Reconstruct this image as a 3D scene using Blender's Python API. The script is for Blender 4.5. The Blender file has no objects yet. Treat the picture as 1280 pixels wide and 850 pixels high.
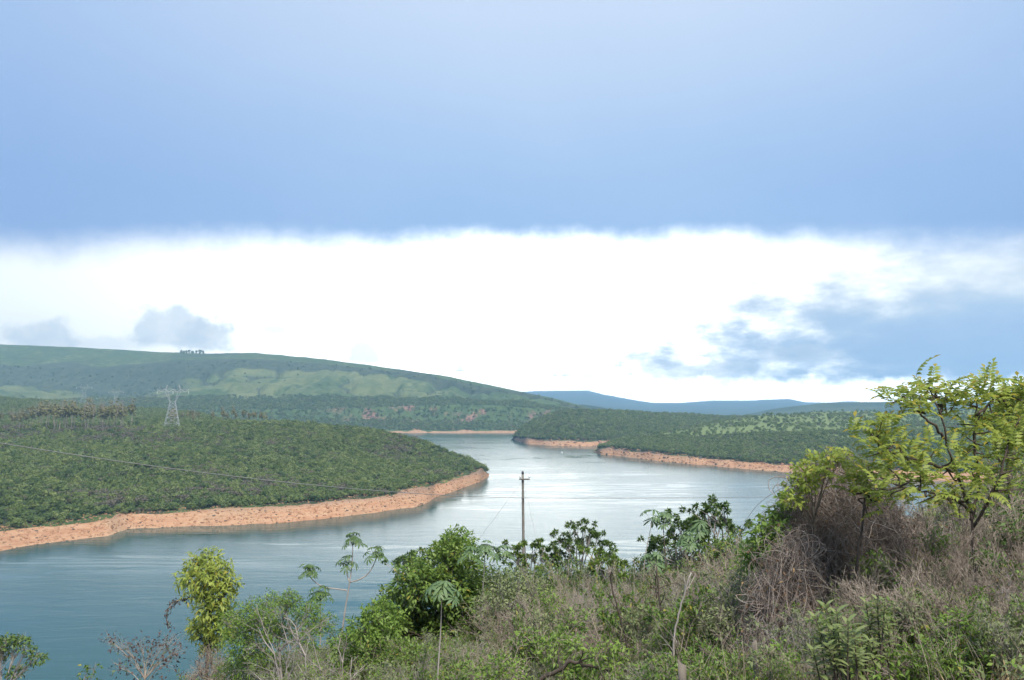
import bpy, math, random
import numpy as np
from mathutils import Vector, Matrix

# ------------------------------------------------------------------ camera, sky, sun, exposure
S = bpy.context.scene
COL = S.collection
F = 1065.0            # focal length in photo pixels (1280 wide)
H = 70.0              # eye height above the lake
PITCH = math.atan(81.0 / F)
CP, SP = math.cos(PITCH), math.sin(PITCH)

cam = bpy.data.cameras.new('camera')
cam.sensor_width = 36.0
cam.lens = 36.0 * F / 1280.0
cam.clip_start = 0.1
cam.clip_end = 60000
cam_o = bpy.data.objects.new('camera', cam)
cam_o.location = (0, 0, H)
cam_o.rotation_euler = (math.pi / 2 + PITCH, 0, 0)
COL.objects.link(cam_o)
S.camera = cam_o

S.view_settings.view_transform = 'Standard'
S.view_settings.look = 'None'
S.view_settings.gamma = 1.0
EXPOSURE = 2.0
S.view_settings.exposure = EXPOSURE
S.view_settings.use_curve_mapping = False
S.cycles.use_denoising = True
S.cycles.max_bounces = 8
S.cycles.diffuse_bounces = 3
S.cycles.glossy_bounces = 3
S.cycles.transmission_bounces = 4
S.cycles.transparent_max_bounces = 8
S.cycles.volume_bounces = 5

SUN_EL, SUN_AZ = math.radians(52), math.radians(155)     # azimuth clockwise from the view direction (+Y)
sun = bpy.data.lights.new('sun', 'SUN')
sun.energy = 1.5
sun.angle = math.radians(14)
sun.color = (1.0, 0.94, 0.83)
sun_o = bpy.data.objects.new('sun', sun)
sd = Vector((math.cos(SUN_EL) * math.sin(SUN_AZ), math.cos(SUN_EL) * math.cos(SUN_AZ), math.sin(SUN_EL)))
sun_o.rotation_euler = sd.to_track_quat('Z', 'Y').to_euler()
sun_o.location = (0, -40, 200)
COL.objects.link(sun_o)


class NT:
    """small helper for writing node trees"""
    def __init__(s, nt):
        s.nt = nt
    def n(s, typ, **kw):
        nd = s.nt.nodes.new(typ)
        for k, v in kw.items():
            setattr(nd, k, v)
        return nd
    def put(s, sock, v):
        if isinstance(v, bpy.types.NodeSocket):
            s.nt.links.new(v, sock)
        elif isinstance(v, (tuple, list)) and sock.type == 'RGBA' and len(v) == 3:
            sock.default_value = (*v, 1)
        else:
            sock.default_value = v
    def m(s, op, a, b=0.0, c=0.0, clamp=False):
        nd = s.n('ShaderNodeMath', operation=op, use_clamp=clamp)
        s.put(nd.inputs[0], a); s.put(nd.inputs[1], b); s.put(nd.inputs[2], c)
        return nd.outputs[0]
    def step(s, x, a, b, ta=0.0, tb=1.0):
        nd = s.n('ShaderNodeMapRange', interpolation_type='SMOOTHSTEP')
        for i, v in enumerate((x, a, b, ta, tb)):
            s.put(nd.inputs[i], v)
        return nd.outputs[0]
    def lin(s, x, a, b, ta=0.0, tb=1.0):
        nd = s.n('ShaderNodeMapRange')
        for i, v in enumerate((x, a, b, ta, tb)):
            s.put(nd.inputs[i], v)
        return nd.outputs[0]
    def mix(s, f, a, b):
        nd = s.n('ShaderNodeMix', data_type='RGBA')
        s.put(nd.inputs[0], f); s.put(nd.inputs[6], a); s.put(nd.inputs[7], b)
        return nd.outputs[2]
    def noise(s, vec, scale, detail=4, rough=0.55, dist=0.0):
        nd = s.n('ShaderNodeTexNoise')
        if vec is not None:
            s.put(nd.inputs['Vector'], vec)
        nd.inputs['Scale'].default_value = scale
        nd.inputs['Detail'].default_value = detail
        nd.inputs['Roughness'].default_value = rough
        nd.inputs['Distortion'].default_value = dist
        return nd.outputs['Fac']
    def comb(s, x, y, z=0.0):
        nd = s.n('ShaderNodeCombineXYZ')
        s.put(nd.inputs[0], x); s.put(nd.inputs[1], y); s.put(nd.inputs[2], z)
        return nd.outputs[0]
    def sep(s, v):
        nd = s.n('ShaderNodeSeparateXYZ'); s.put(nd.inputs[0], v)
        return nd.outputs
    def scalev(s, v, sc):
        nd = s.n('ShaderNodeVectorMath', operation='MULTIPLY')
        s.put(nd.inputs[0], v); nd.inputs[1].default_value = sc
        return nd.outputs[0]


def ray(px, py):
    """direction through a photo pixel, scaled to one metre of depth (+Y)"""
    u = (np.asarray(px, float) - 640) / F
    v = (425 - np.asarray(py, float)) / F
    dy = CP - SP * v
    return u / dy, (SP + CP * v) / dy


def az_el(px, py):
    a, b = ray(px, py)
    return math.atan(float(a)), math.atan2(float(b), math.hypot(1.0, float(a)))


def build_world():
    w = bpy.data.worlds.new('World')
    S.world = w
    w.use_nodes = True
    nt = w.node_tree
    nt.nodes.clear()
    N = NT(nt)
    out = N.n('ShaderNodeOutputWorld')
    bg = N.n('ShaderNodeBackground')
    bg.inputs[1].default_value = 0.1
    nt.links.new(bg.outputs[0], out.inputs[0])
    sky = N.n('ShaderNodeTexSky', sky_type='NISHITA')
    sky.sun_disc = False
    sky.sun_elevation = SUN_EL
    sky.sun_rotation = SUN_AZ
    sky.air_density = 1.2
    sky.dust_density = 2.0
    d = N.n('ShaderNodeTexCoord').outputs['Generated']
    x, y, z = N.sep(d)
    az = N.m('ARCTAN2', x, y)
    el = N.m('ARCSINE', z)
    K = 10 / 2 ** EXPOSURE     # sky radiance as the picture shows it; background strength is 0.1
    def c(r, g, b, s=1.0):
        return (r * K * s, g * K * s, b * K * s)
    ae = N.comb(az, el)
    # bright clearing under the cloud deck: thin veil over the blue sky
    g = N.m('POWER', 2.718, N.m('MULTIPLY', N.m('POWER', N.m('DIVIDE', N.m('SUBTRACT', az, math.radians(3)), math.radians(18)), 2.0), -1.0))
    veil = N.mix(g, c(.90, .93, .95, 1.08), c(1.0, .985, .94, 3.7))
    veil_n = N.noise(N.scalev(ae, (3, 14, 1)), 1.4, 4)
    veil = N.mix(N.step(veil_n, .55, .8, 0, .22), veil, c(.74, .82, .9, 1.0))
    veil = N.mix(N.step(el, math.radians(3.6), math.radians(1.2)), veil, c(1.0, .985, .95, 4.2))
    skyc = N.mix(0.93, sky.outputs[0], veil)
    n1 = N.noise(ae, 34, 6, .62)
    n2 = N.noise(N.scalev(ae, (1, 2.2, 1)), 13, 6, .6)
    n3 = N.noise(N.scalev(ae, (1, 3.5, 1)), 26, 5, .6)
    nb = N.noise(ae, 60, 5, .6)
    def cloud(base, px, py, rx, ry, col, nz, k, soft, flat=0.0, amt=1.0):
        a0, e0 = az_el(px, py)
        da = N.m('DIVIDE', N.m('SUBTRACT', az, a0), rx / F)
        de = N.m('DIVIDE', N.m('SUBTRACT', el, e0), ry / F)
        r = N.m('SQRT', N.m('ADD', N.m('MULTIPLY', da, da), N.m('MULTIPLY', de, de)))
        f = N.m('ADD', N.m('SUBTRACT', 1.0, r), N.m('MULTIPLY', N.m('SUBTRACT', nz, .5), k))
        if flat:
            f = N.m('MINIMUM', f, N.m('MULTIPLY', N.m('ADD', de, flat), 2.0))
        lit = N.step(nb, .42, .68, 0, .55)          # thinner, sunlit parts of the cloud
        return N.mix(N.step(f, 0, soft, 0, amt), base, N.mix(lit, col, c(.88, .92, .96, 1.05)) if ry < 45 else col)
    white = c(1, .99, .97, 1.5)
    # wispy small cloud low over the hills
    wis = N.m('MULTIPLY', N.step(n3, .54, .70), N.m('MULTIPLY', N.step(el, math.radians(.5), math.radians(2.0)), N.step(el, math.radians(4.5), math.radians(2.6))))
    skyc = N.mix(N.m('MULTIPLY', wis, .75), skyc, c(.60, .70, .80, 1.05))
    # the big shower cloud on the right, pale upper shoulder and blue body
    skyc = cloud(skyc, 1300, 392, 600, 125, c(.80, .88, .95, 1.05), n2, 1.5, .9)
    skyc = cloud(skyc, 1250, 380, 420, 80, c(.62, .76, .91, 1.0), n2, 1.7, 1.2)
    skyc = cloud(skyc, 1280, 430, 560, 82, c(.50, .67, .89), n2, 1.5, .8, .75)
    skyc = cloud(skyc, 1300, 440, 480, 72, c(.38, .565, .855), n2, 1.0, 1.1, .72)
    skyc = cloud(skyc, 1010, 496, 330, 13, c(1, .98, .94, 4.5), n1, 1.6, .4)
    for px, py, rx, ry, kk, am in ((56, 422, 48, 24, 1.7, .95), (215, 410, 66, 30, 2.0, .9), (262, 420, 42, 27, 1.8, .95), (345, 412, 18, 8, 2.2, .6), (455, 440, 28, 22, 1.8, .75),
                                   (612, 452, 75, 17, 2.4, .7), (130, 430, 60, 12, 2.2, .45), (860, 462, 85, 15, 2.4, .7), (735, 464, 60, 12, 2.6, .6), (1000, 440, 60, 18, 2.4, .5)):
        skyc = cloud(skyc, px, py, rx, ry, c(.66, .78, .91), n1, kk, .55, .8, am * .85)
    hz = N.m('ADD', el, N.m('MULTIPLY', N.m('SUBTRACT', n1, .5), .035))
    skyc = N.mix(N.step(hz, math.radians(1.9), math.radians(.6), 0, .9), skyc, c(1.0, .98, .94, 8.0))
    # storm deck overhead with a straight front edge
    edge = N.m('SUBTRACT', z, N.m('MULTIPLY', y, .196))
    nd = N.noise(N.scalev(ae, (1, .6, 1)), 7, 6, .62)
    nw = N.noise(ae, 2.2, 3, .5)
    edge = N.m('ADD', edge, N.m('MULTIPLY', N.m('SUBTRACT', nd, .5), .050))
    nf = N.noise(N.scalev(ae, (1, 1.5, 1)), 30, 5, .65)
    edge = N.m('ADD', edge, N.m('MULTIPLY', N.m('SUBTRACT', nf, .5), .020))
    deck_m = N.step(edge, -.034, .020)
    t = N.step(N.m('ADD', el, N.m('MULTIPLY', N.m('SUBTRACT', nw, .5), .10)), math.radians(11), math.radians(29))
    side = N.m('MULTIPLY', N.step(N.m('ABSOLUTE', N.m('SUBTRACT', az, math.radians(4))), math.radians(6), math.radians(44)), .9)
    low = N.mix(side, c(.35, .55, .86), c(.245, .41, .75))
    high = N.mix(side, c(.62, .75, .95), c(.36, .53, .83))
    deck = N.mix(t, low, high)
    deck = N.mix(N.step(el, math.radians(30), math.radians(70)), deck, c(.80, .88, .98))
    dn = N.noise(N.scalev(ae, (1, 1.6, 1)), 3.0, 4, .5)
    deck = N.mix(N.step(dn, .35, .75, 0, .16), deck, c(.58, .74, .97))
    skyc = N.mix(deck_m, skyc, deck)
    nt.links.new(skyc, bg.inputs[0])
    w.cycles.sampling_method = 'MANUAL'
    w.cycles.sample_map_resolution = 1024


build_world()

# ------------------------------------------------------------------ helpers
rng = np.random.default_rng(7)


def tag(o, label=None, cat=None, group=None, kind=None):
    if label: o['label'] = label
    if cat: o['category'] = cat
    if group: o['group'] = group
    if kind: o['kind'] = kind
    return o


def link(o, parent=None):
    COL.objects.link(o)
    if parent is not None:
        o.parent = parent
    return o


def empty(name, loc=(0, 0, 0), rz=0.0, sc=1.0):
    o = bpy.data.objects.new(name, None)
    o.empty_display_size = .3
    o.location = loc
    o.rotation_euler = (0, 0, rz)
    o.scale = (sc, sc, sc) if not isinstance(sc, tuple) else sc
    return link(o)


def mesh_np(name, V, faces, mats=(), smooth=False, mat_idx=None):
    """mesh from a vertex array and a list of (n,k) face arrays"""
    V = np.asarray(V, np.float32)
    me = bpy.data.meshes.new(name)
    faces = [np.asarray(f, np.int32) for f in faces if len(f)]
    me.vertices.add(len(V))
    me.vertices.foreach_set('co', V.ravel())
    loops = np.concatenate([f.ravel() for f in faces])
    counts = np.concatenate([np.full(len(f), f.shape[1], np.int32) for f in faces])
    starts = np.concatenate([[0], np.cumsum(counts)[:-1]]).astype(np.int32)
    me.loops.add(len(loops))
    me.loops.foreach_set('vertex_index', loops)
    me.polygons.add(len(counts))
    me.polygons.foreach_set('loop_start', starts)
    me.polygons.foreach_set('loop_total', counts)
    if mat_idx is not None:
        me.polygons.foreach_set('material_index', np.asarray(mat_idx, np.int32))
    me.update(calc_edges=True)
    if smooth:
        me.polygons.foreach_set('use_smooth', np.ones(len(counts), bool))
    for m in mats:
        me.materials.append(m)
    return me


def obj(name, me, parent=None, loc=None):
    o = bpy.data.objects.new(name, me)
    if loc is not None:
        o.location = loc
    return link(o, parent)


def hash2(ix, iy, seed):
    h = (ix.astype(np.int64) * 374761393 + iy.astype(np.int64) * 668265263 + seed * 974634777) & 0x7fffffff
    h = ((h ^ (h >> 13)) * 1274126177) & 0x7fffffff
    return ((h ^ (h >> 16)) & 0xffff) / 65535.0


def vnoise(x, y, seed=0):
    x = np.asarray(x, float); y = np.asarray(y, float)
    ix, iy = np.floor(x), np.floor(y)
    fx, fy = x - ix, y - iy
    fx = fx * fx * (3 - 2 * fx); fy = fy * fy * (3 - 2 * fy)
    a = hash2(ix, iy, seed); b = hash2(ix + 1, iy, seed)
    c_ = hash2(ix, iy + 1, seed); d = hash2(ix + 1, iy + 1, seed)
    return (a + (b - a) * fx) * (1 - fy) + (c_ + (d - c_) * fx) * fy


def fbm(x, y, octv=4, seed=0):
    s = 0; a = 1; t = 0
    for i in range(octv):
        s = s + a * (vnoise(np.asarray(x) * 2 ** i, np.asarray(y) * 2 ** i, seed + i * 17) - .5)
        t += a; a *= .5
    return s / t * 2


def sstep(x, a, b):
    t = np.clip((np.asarray(x, float) - a) / (b - a), 0, 1)
    return t * t * (3 - 2 * t)


# ------------------------------------------------------------------ materials
MATS = {}


def new_mat(name):
    m = bpy.data.materials.new(name)
    m.use_nodes = True
    m.node_tree.nodes.clear()
    MATS[name] = m
    N = NT(m.node_tree)
    out = N.n('ShaderNodeOutputMaterial')
    return m, N, out


def principled(N, out, col, rough=.8, spec=.2, bump=None, bstr=.3, bdist=.1):
    p = N.n('ShaderNodeBsdfPrincipled')
    N.put(p.inputs['Base Color'], col)
    N.put(p.inputs['Roughness'], rough)
    p.inputs['Specular IOR Level'].default_value = spec
    if bump is not None:
        b = N.n('ShaderNodeBump')
        b.inputs['Strength'].default_value = bstr
        b.inputs['Distance'].default_value = bdist
        N.put(b.inputs['Height'], bump)
        N.nt.links.new(b.outputs[0], p.inputs['Normal'])
    N.nt.links.new(p.outputs[0], out.inputs[0])
    return p


def leaf_mat(name, c1, c2, c3=None, trans=.35, nscale=6.0, rough=.5, odd=.06, wt=(.45, .35, .3)):
    """leaf: colour wanders between c1 and c2 from clump to clump and from plant to plant, c3 odd leaves"""
    m, N, out = new_mat(name)
    geo = N.n('ShaderNodeNewGeometry')
    oi = N.n('ShaderNodeObjectInfo')
    ri = geo.outputs['Random Per Island']
    f = N.noise(N.n('ShaderNodeTexCoord').outputs['Object'], nscale, 2)
    f = N.m('ADD', N.m('MULTIPLY', N.step(f, .3, .7), wt[0]), N.m('ADD', N.m('MULTIPLY', ri, wt[1]), N.m('MULTIPLY', oi.outputs['Random'], wt[2])), clamp=True)
    col = N.mix(f, c1, c2)
    if c3 is not None:
        col = N.mix(N.m('GREATER_THAN', ri, 1 - odd), col, c3)
    p = N.n('ShaderNodeBsdfPrincipled')
    N.put(p.inputs['Base Color'], col)
    p.inputs['Roughness'].default_value = rough
    p.inputs['Specular IOR Level'].default_value = .35
    t = N.n('ShaderNodeBsdfTranslucent')
    N.put(t.inputs[0], col)
    mx = N.n('ShaderNodeMixShader')
    mx.inputs[0].default_value = trans
    N.nt.links.new(p.outputs[0], mx.inputs[1]); N.nt.links.new(t.outputs[0], mx.inputs[2])
    N.nt.links.new(mx.outputs[0], out.inputs[0])
    return m


def wood_mat(name, c1, c2, scale=12.0):
    m, N, out = new_mat(name)
    oi = N.n('ShaderNodeObjectInfo')
    geo = N.n('ShaderNodeNewGeometry')
    f = N.noise(N.n('ShaderNodeTexCoord').outputs['Object'], scale, 3)
    f = N.m('ADD', N.m('MULTIPLY', N.step(f, .3, .7), .5), N.m('ADD', N.m('MULTIPLY', oi.outputs['Random'], .25), N.m('MULTIPLY', geo.outputs['Random Per Island'], .3)), clamp=True)
    principled(N, out, N.mix(f, c1, c2), .85, .15, f, .4, .01)
    return m


def plain_mat(name, c1, c2, rough=.6, spec=.3, metal=0.0, scale=5.0):
    m, N, out = new_mat(name)
    f = N.noise(N.n('ShaderNodeTexCoord').outputs['Object'], scale, 4)
    p = principled(N, out, N.mix(f, c1, c2), rough, spec)
    p.inputs['Metallic'].default_value = metal
    return m


def mats_setting():
    # lake -------------------------------------------------------------
    m, N, out = new_mat('lake_water')
    pos = N.n('ShaderNodeNewGeometry').outputs['Position']
    big = N.noise(N.scalev(pos, (.0035, .011, 1)), 1.0, 5, .6, .6)        # wind lanes and slicks
    lanes = N.noise(N.scalev(pos, (.011, .045, 1)), 1.0, 5, .62, 2.2)
    slick = N.m('MULTIPLY', N.step(big, .46, .60), N.step(lanes, .48, .60))
    rough = N.lin(slick, 0, 1, .17, .045)
    p = N.n('ShaderNodeBsdfPrincipled')
    deep = N.mix(N.step(big, .35, .7), (.015, .060, .052), (.022, .072, .063))
    N.put(p.inputs['Base Color'], deep)
    N.put(p.inputs['Roughness'], rough)
    p.inputs['IOR'].default_value = 1.333
    w1 = N.noise(N.scalev(pos, (.25, .7, 1)), 1.0, 3, .6)
    w2 = N.noise(N.scalev(pos, (.04, .14, 1)), 1.0, 3, .6, .8)
    hgt = N.m('ADD', N.m('MULTIPLY', w1, .07), N.m('MULTIPLY', w2, .45))
    b = N.n('ShaderNodeBump')
    N.put(b.inputs['Strength'], N.lin(slick, 0, 1, .30, .03))
    b.inputs['Distance'].default_value = 1.0
    N.put(b.inputs['Height'], hgt)
    N.nt.links.new(b.outputs[0], p.inputs['Normal'])
    N.nt.links.new(p.outputs[0], out.inputs[0])

    # wooded hills with a bare drawdown bank ----------------------------
    def hill(name, soil, grassc, rock1, rock2, scale):
        m, N, out = new_mat(name)
        geo = N.n('ShaderNodeNewGeometry')
        pos = geo.outputs['Position']
        at = N.n('ShaderNodeAttribute', attribute_name='bank')
        at2 = N.n('ShaderNodeAttribute', attribute_name='open')
        n1 = N.noise(pos, .03 * scale, 5, .6)
        n2 = N.noise(pos, .25 * scale, 4, .65)
        strat = N.noise(N.scalev(pos, (.03, .03, 1.1)), scale, 4, .6)
        rock = N.mix(N.step(N.m('ADD', N.m('MULTIPLY', n2, .6), N.m('MULTIPLY', strat, .4)), .35, .65), rock1, rock2)
        zz = N.sep(pos)[2]
        band = N.noise(N.comb(N.m('MULTIPLY', N.sep(pos)[0], .012), 0.0, N.m('MULTIPLY', zz, 1.9)), 1.0, 3, .6)
        rock = N.mix(N.step(n1, .52, .7, 0, .5), rock, (.33, .23, .145))
        rock = N.mix(N.step(band, .42, .62, 0, .4), rock, (.44, .295, .19))
        rock = N.mix(N.step(N.m('ADD', zz, N.m('MULTIPLY', n2, 3.0)), 6.5, 10.0, 0, .65), rock, (.20, .15, .12))
        veg = N.mix(N.step(n1, .4, .62), soil, grassc)
        veg = N.mix(N.m('MULTIPLY', at2.outputs['Fac'], N.step(n2, .2, .6, .5, 1)), veg, (.16, .20, .075))
        k = N.step(N.m('ADD', at.outputs['Fac'], N.m('MULTIPLY', N.m('SUBTRACT', n2, .5), .5)), .42, .58)
        principled(N, out, N.mix(k, veg, rock), .9, .1, n2, .6, 1.2)
    hill('wooded_hill', (.035, .045, .025), (.055, .085, .03), (.31, .150, .082), (.42, .255, .155), 1.0)

    # big open hill with escarpment --------------------------------------
    m, N, out = new_mat('open_hill')
    geo = N.n('ShaderNodeNewGeometry')
    pos = geo.outputs['Position']
    at = N.n('ShaderNodeAttribute', attribute_name='cover')      # r grass, g scarp woodland, b cliff
    cr, cg, cb = N.sep(at.outputs['Color'])
    n1 = N.noise(pos, .006, 5, .6)
    n2 = N.noise(pos, .035, 5, .65)
    n3 = N.noise(pos, .12, 4, .7)
    forest = N.mix(N.step(n2, .35, .65), (.045, .075, .030), (.080, .115, .042))
    grass = N.mix(N.step(N.m('ADD', N.m('MULTIPLY', n1, .5), N.m('MULTIPLY', n2, .5)), .38, .62), (.082, .110, .042), (.158, .172, .076))
    grass = N.mix(N.step(n3, .45, .7, 0, .55), grass, (.055, .088, .036))
    scarp = N.mix(N.step(n2, .3, .7), (.034, .054, .034), (.072, .086, .050))
    cliff = N.mix(N.step(n3, .35, .65), (.09, .058, .045), (.29, .175, .125))
    col = N.mix(N.step(N.m('ADD', cr, N.m('MULTIPLY', N.m('SUBTRACT', n2, .5), .7)), .38, .62), forest, grass)
    col = N.mix(N.step(N.m('ADD', cg, N.m('MULTIPLY', N.m('SUBTRACT', n2, .5), .9)), .35, .75), col, scarp)
    nc = N.noise(N.scalev(pos, (.016, .016, .012)), 1.0, 4, .6)
    col = N.mix(N.m('MULTIPLY', cb, N.step(nc, .50, .60)), col, cliff)
    bk = N.n('ShaderNodeAttribute', attribute_name='bank')
    col = N.mix(N.step(N.m('ADD', bk.outputs['Fac'], N.m('MULTIPLY', N.m('SUBTRACT', n3, .5), .4)), .4, .6), col, N.mix(N.step(n3, .3, .7), (.27, .155, .09), (.42, .27, .17)))
    principled(N, out, col, .92, .08, n3, .7, 3.0)

    # far ridges -----------------------------------------------------------
    m, N, out = new_mat('far_ridge')
    pos = N.n('ShaderNodeNewGeometry').outputs['Position']
    n1 = N.noise(pos, .004, 5, .6)
    principled(N, out, N.mix(N.step(n1, .35, .65), (.030, .050, .035), (.065, .085, .05)), .95, .05)

    # near hillside soil -----------------------------------------------------
    m, N, out = new_mat('hillside_soil')
    pos = N.n('ShaderNodeNewGeometry').outputs['Position']
    n1 = N.noise(pos, .8, 5, .65)
    n2 = N.noise(pos, 7, 4, .7)
    col = N.mix(N.step(n1, .35, .65), (.085, .065, .045), (.10, .095, .05))
    col = N.mix(N.step(n2, .5, .75, 0, .7), col, (.16, .125, .09))
    principled(N, out, col, .95, .05, n2, .8, .08)


mats_setting()
leaf_mat('forest_leaf', (.044, .086, .024), (.150, .200, .054), trans=.25, nscale=.35, rough=.7, wt=(.2, .15, .75))
leaf_mat('forest_leaf_pale', (.105, .155, .042), (.205, .245, .082), trans=.25, nscale=.35, rough=.7, wt=(.2, .15, .75))
leaf_mat('forest_leaf_dry', (.11, .10, .075), (.18, .155, .115), trans=.15, nscale=.35, rough=.8)
leaf_mat('gum_leaf', (.14, .155, .060), (.25, .225, .105), trans=.2, nscale=.2, rough=.7)
wood_mat('forest_bark', (.10, .08, .06), (.20, .17, .13), .5)
wood_mat('pale_bark', (.20, .17, .14), (.34, .30, .25), .5)

# ------------------------------------------------------------------ the setting
def curve(knots, px, smooth=True):
    k = np.asarray(knots, float)
    v = np.interp(px, k[:, 0], k[:, 1])
    return v


def water_d(px, py):
    a, b = ray(px, py)
    return -H / b


def sheet(name, px, rows, mat, attrs=None, noise=None, blur=0):
    """land sheet: rows = list of (d, z, nsub) across columns px; subdivided between rows"""
    D, Z, T = [], [], []
    for i in range(len(rows) - 1):
        d0, z0 = rows[i][0], rows[i][1]
        d1, z1 = rows[i + 1][0], rows[i + 1][1]
        n = rows[i][2]
        for k in range(n):
            f = k / n
            D.append(d0 + (d1 - d0) * f); Z.append(z0 + (z1 - z0) * f); T.append(np.full(len(px), i + f))
    D.append(rows[-1][0]); Z.append(rows[-1][1]); T.append(np.full(len(px), len(rows) - 1.0))
    D = np.array(D); Z = np.array(Z); T = np.array(T)
    for _ in range(blur):
        Z[1:-1] = (Z[:-2] + 2 * Z[1:-1] + Z[2:]) / 4
    U = (np.asarray(px) - 640) / F
    X = U[None, :] * D
    if noise:
        Z = Z + noise(X, D, Z, T)
    nr, nc = D.shape
    V = np.stack([X, D, Z], -1).reshape(-1, 3)
    idx = np.arange(nr * nc).reshape(nr, nc)
    q = np.stack([idx[:-1, :-1], idx[:-1, 1:], idx[1:, 1:], idx[1:, :-1]], -1).reshape(-1, 4)
    me = mesh_np(name, V, [q], [MATS[mat]], smooth=True)
    for an, fn in (attrs or {}).items():
        val = fn(X, D, Z, T)
        if val.ndim == 3:
            at = me.attributes.new(an, 'FLOAT_COLOR', 'POINT')
            at.data.foreach_set('color', np.concatenate([val, np.ones(val.shape[:2] + (1,))], -1).astype(np.float32).ravel())
        else:
            at = me.attributes.new(an, 'FLOAT', 'POINT')
            at.data.foreach_set('value', val.astype(np.float32).ravel())
    o = obj(name, me)
    o['kind'] = 'structure'
    return o, X, D, Z, T


def pz(px, py, d):
    a, b = ray(px, py)
    return H + b * d


def scatter(X, D, Z, T, dens, t0, t1, seed, keep=None):
    """points spread over a sheet between rows t0 and t1, per square metre of plan area"""
    r = np.random.default_rng(seed)
    P = np.stack([X, D, Z, T], -1)
    a, b, c_, d = P[:-1, :-1], P[:-1, 1:], P[1:, 1:], P[1:, :-1]
    area = .5 * np.abs((c_[..., 0] - a[..., 0]) * (d[..., 1] - b[..., 1]) - (c_[..., 1] - a[..., 1]) * (d[..., 0] - b[..., 0]))
    tm = (a[..., 3] + c_[..., 3]) / 2
    area = np.where((tm >= t0) & (tm <= t1), area, 0)
    n = r.poisson(area * dens)
    ii = np.repeat(np.arange(area.size), n.ravel())
    a, b, c_, d = (q.reshape(-1, 4)[ii] for q in (a, b, c_, d))
    u, v = r.random((2, len(ii), 1))
    p = (a * (1 - u) + b * u) * (1 - v) + (d * (1 - u) + c_ * u) * v
    if keep is not None:
        p = p[keep(p, r)]
    return p


# lake
me = mesh_np('lake', [(-16000, 150, 0), (16000, 150, 0), (16000, 20500, 0), (-16000, 20500, 0), (-16000, 60, 0), (16000, 60, 0)], [[(4, 5, 1, 0), (0, 1, 2, 3)]], [MATS['lake_water']])
lake = obj('lake', me)
lake['kind'] = 'structure'

# wooded peninsula on the left --------------------------------------------------
px = np.concatenate([np.linspace(-420, 480, 190), np.linspace(484, 640, 60)])
wob = fbm(px * .05, px * 0, 3, 5)
sh_py = curve([(-420, 760), (-200, 716), (0, 691), (40, 683), (90, 677), (145, 669), (165, 662), (250, 657), (330, 655), (400, 650), (470, 641), (520, 634), (536, 628), (545, 621), (565, 615), (600, 603), (610, 596), (613, 592), (640, 592)], px) + wob * 1.2
tr_py = curve([(-420, 712), (-200, 686), (0, 664), (80, 655), (160, 643), (250, 637), (350, 630), (430, 624), (490, 618), (505, 611), (560, 600), (590, 589), (603, 585), (611, 592), (616, 600), (640, 600)], px)
d_sh = water_d(px, sh_py)
back = curve([(-420, 30), (100, 26), (165, 18), (350, 22), (490, 20), (510, 34), (560, 30), (590, 22), (611, 8), (640, 6)], px)
d_tr = d_sh + back
z_tr = np.where(px > 612, -5, pz(px, tr_py, d_tr))
def prow(knots_py, knots_d):
    d = curve(knots_d, px)
    return d, pz(px, curve(knots_py, px), d)
r_mid = prow([(-420, 600), (0, 590), (200, 575), (350, 572), (450, 572), (520, 575), (560, 578), (590, 579), (600, 584), (611, 597), (640, 602)],
             [(-420, 560), (0, 600), (200, 680), (350, 740), (450, 790), (520, 830), (560, 850), (590, 862), (611, 868), (640, 868)])
r_up = prow([(-420, 545), (0, 541), (120, 541), (200, 536), (300, 530), (400, 534), (450, 538), (500, 548), (540, 557), (570, 569), (590, 578), (600, 585), (611, 597), (640, 602)],
            [(-420, 800), (0, 850), (200, 880), (300, 900), (400, 900), (500, 895), (570, 885), (600, 880), (640, 880)])
r_top = prow([(-420, 520), (0, 526), (120, 526), (200, 524), (300, 526), (400, 533), (450, 539), (500, 549), (540, 559), (570, 572), (590, 582), (600, 588), (611, 599), (640, 604)],
             [(-420, 1150), (0, 1150), (200, 1120), (300, 1050), (400, 960), (500, 920), (570, 900), (640, 890)])
r_bk = (curve([(-420, 1700), (0, 1650), (150, 1550), (300, 1450), (400, 1200), (500, 1000), (640, 930)], px),)
r_bk = (r_bk[0], np.where(px < 330, pz(px, curve([(-420, 488), (0, 496), (60, 502), (130, 508), (200, 512), (330, 526)], px), r_bk[0]), -8))
r_bk = (r_bk[0], np.minimum(r_bk[1], curve([(-420, 200), (200, 80), (330, 20), (400, -8), (640, -8)], px)))
r_end = (r_bk[0] + 420, np.full(len(px), -8.0))
def nz_pen(X, D, Z, T):
    land = sstep(T, 1.9, 2.6)
    n = fbm(X / 70, D / 70, 4, 11) * 3.0 * land * sstep(Z, 2, 20) + fbm(X / 14, D / 14, 3, 3) * .8 * sstep(T, .8, 1.3)
    return n - np.abs(fbm(X / 120, D / 160, 2, 21)) * 5 * land * sstep(Z, 8, 30)
def bank_attr(X, D, Z, T):
    return 1 - sstep(T + fbm(X / 25, D / 25, 3, 8) * .25, 1.7, 2.05)
def open_attr(X, D, Z, T):
    return sstep(fbm(X / 90, D / 90, 3, 77), .1, .5)
pen, pX, pD, pZ, pT = sheet('peninsula_slope', px, [(d_sh - 30, np.full(len(px), -7.0), 3), (d_sh, np.zeros(len(px)), 7), (d_tr, z_tr, 12), (*r_mid, 12), (*r_up, 8), (*r_top, 8), (*r_bk, 4), (*r_end, 1)],
                            'wooded_hill', {'bank': bank_attr, 'open': open_attr}, nz_pen)

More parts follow.
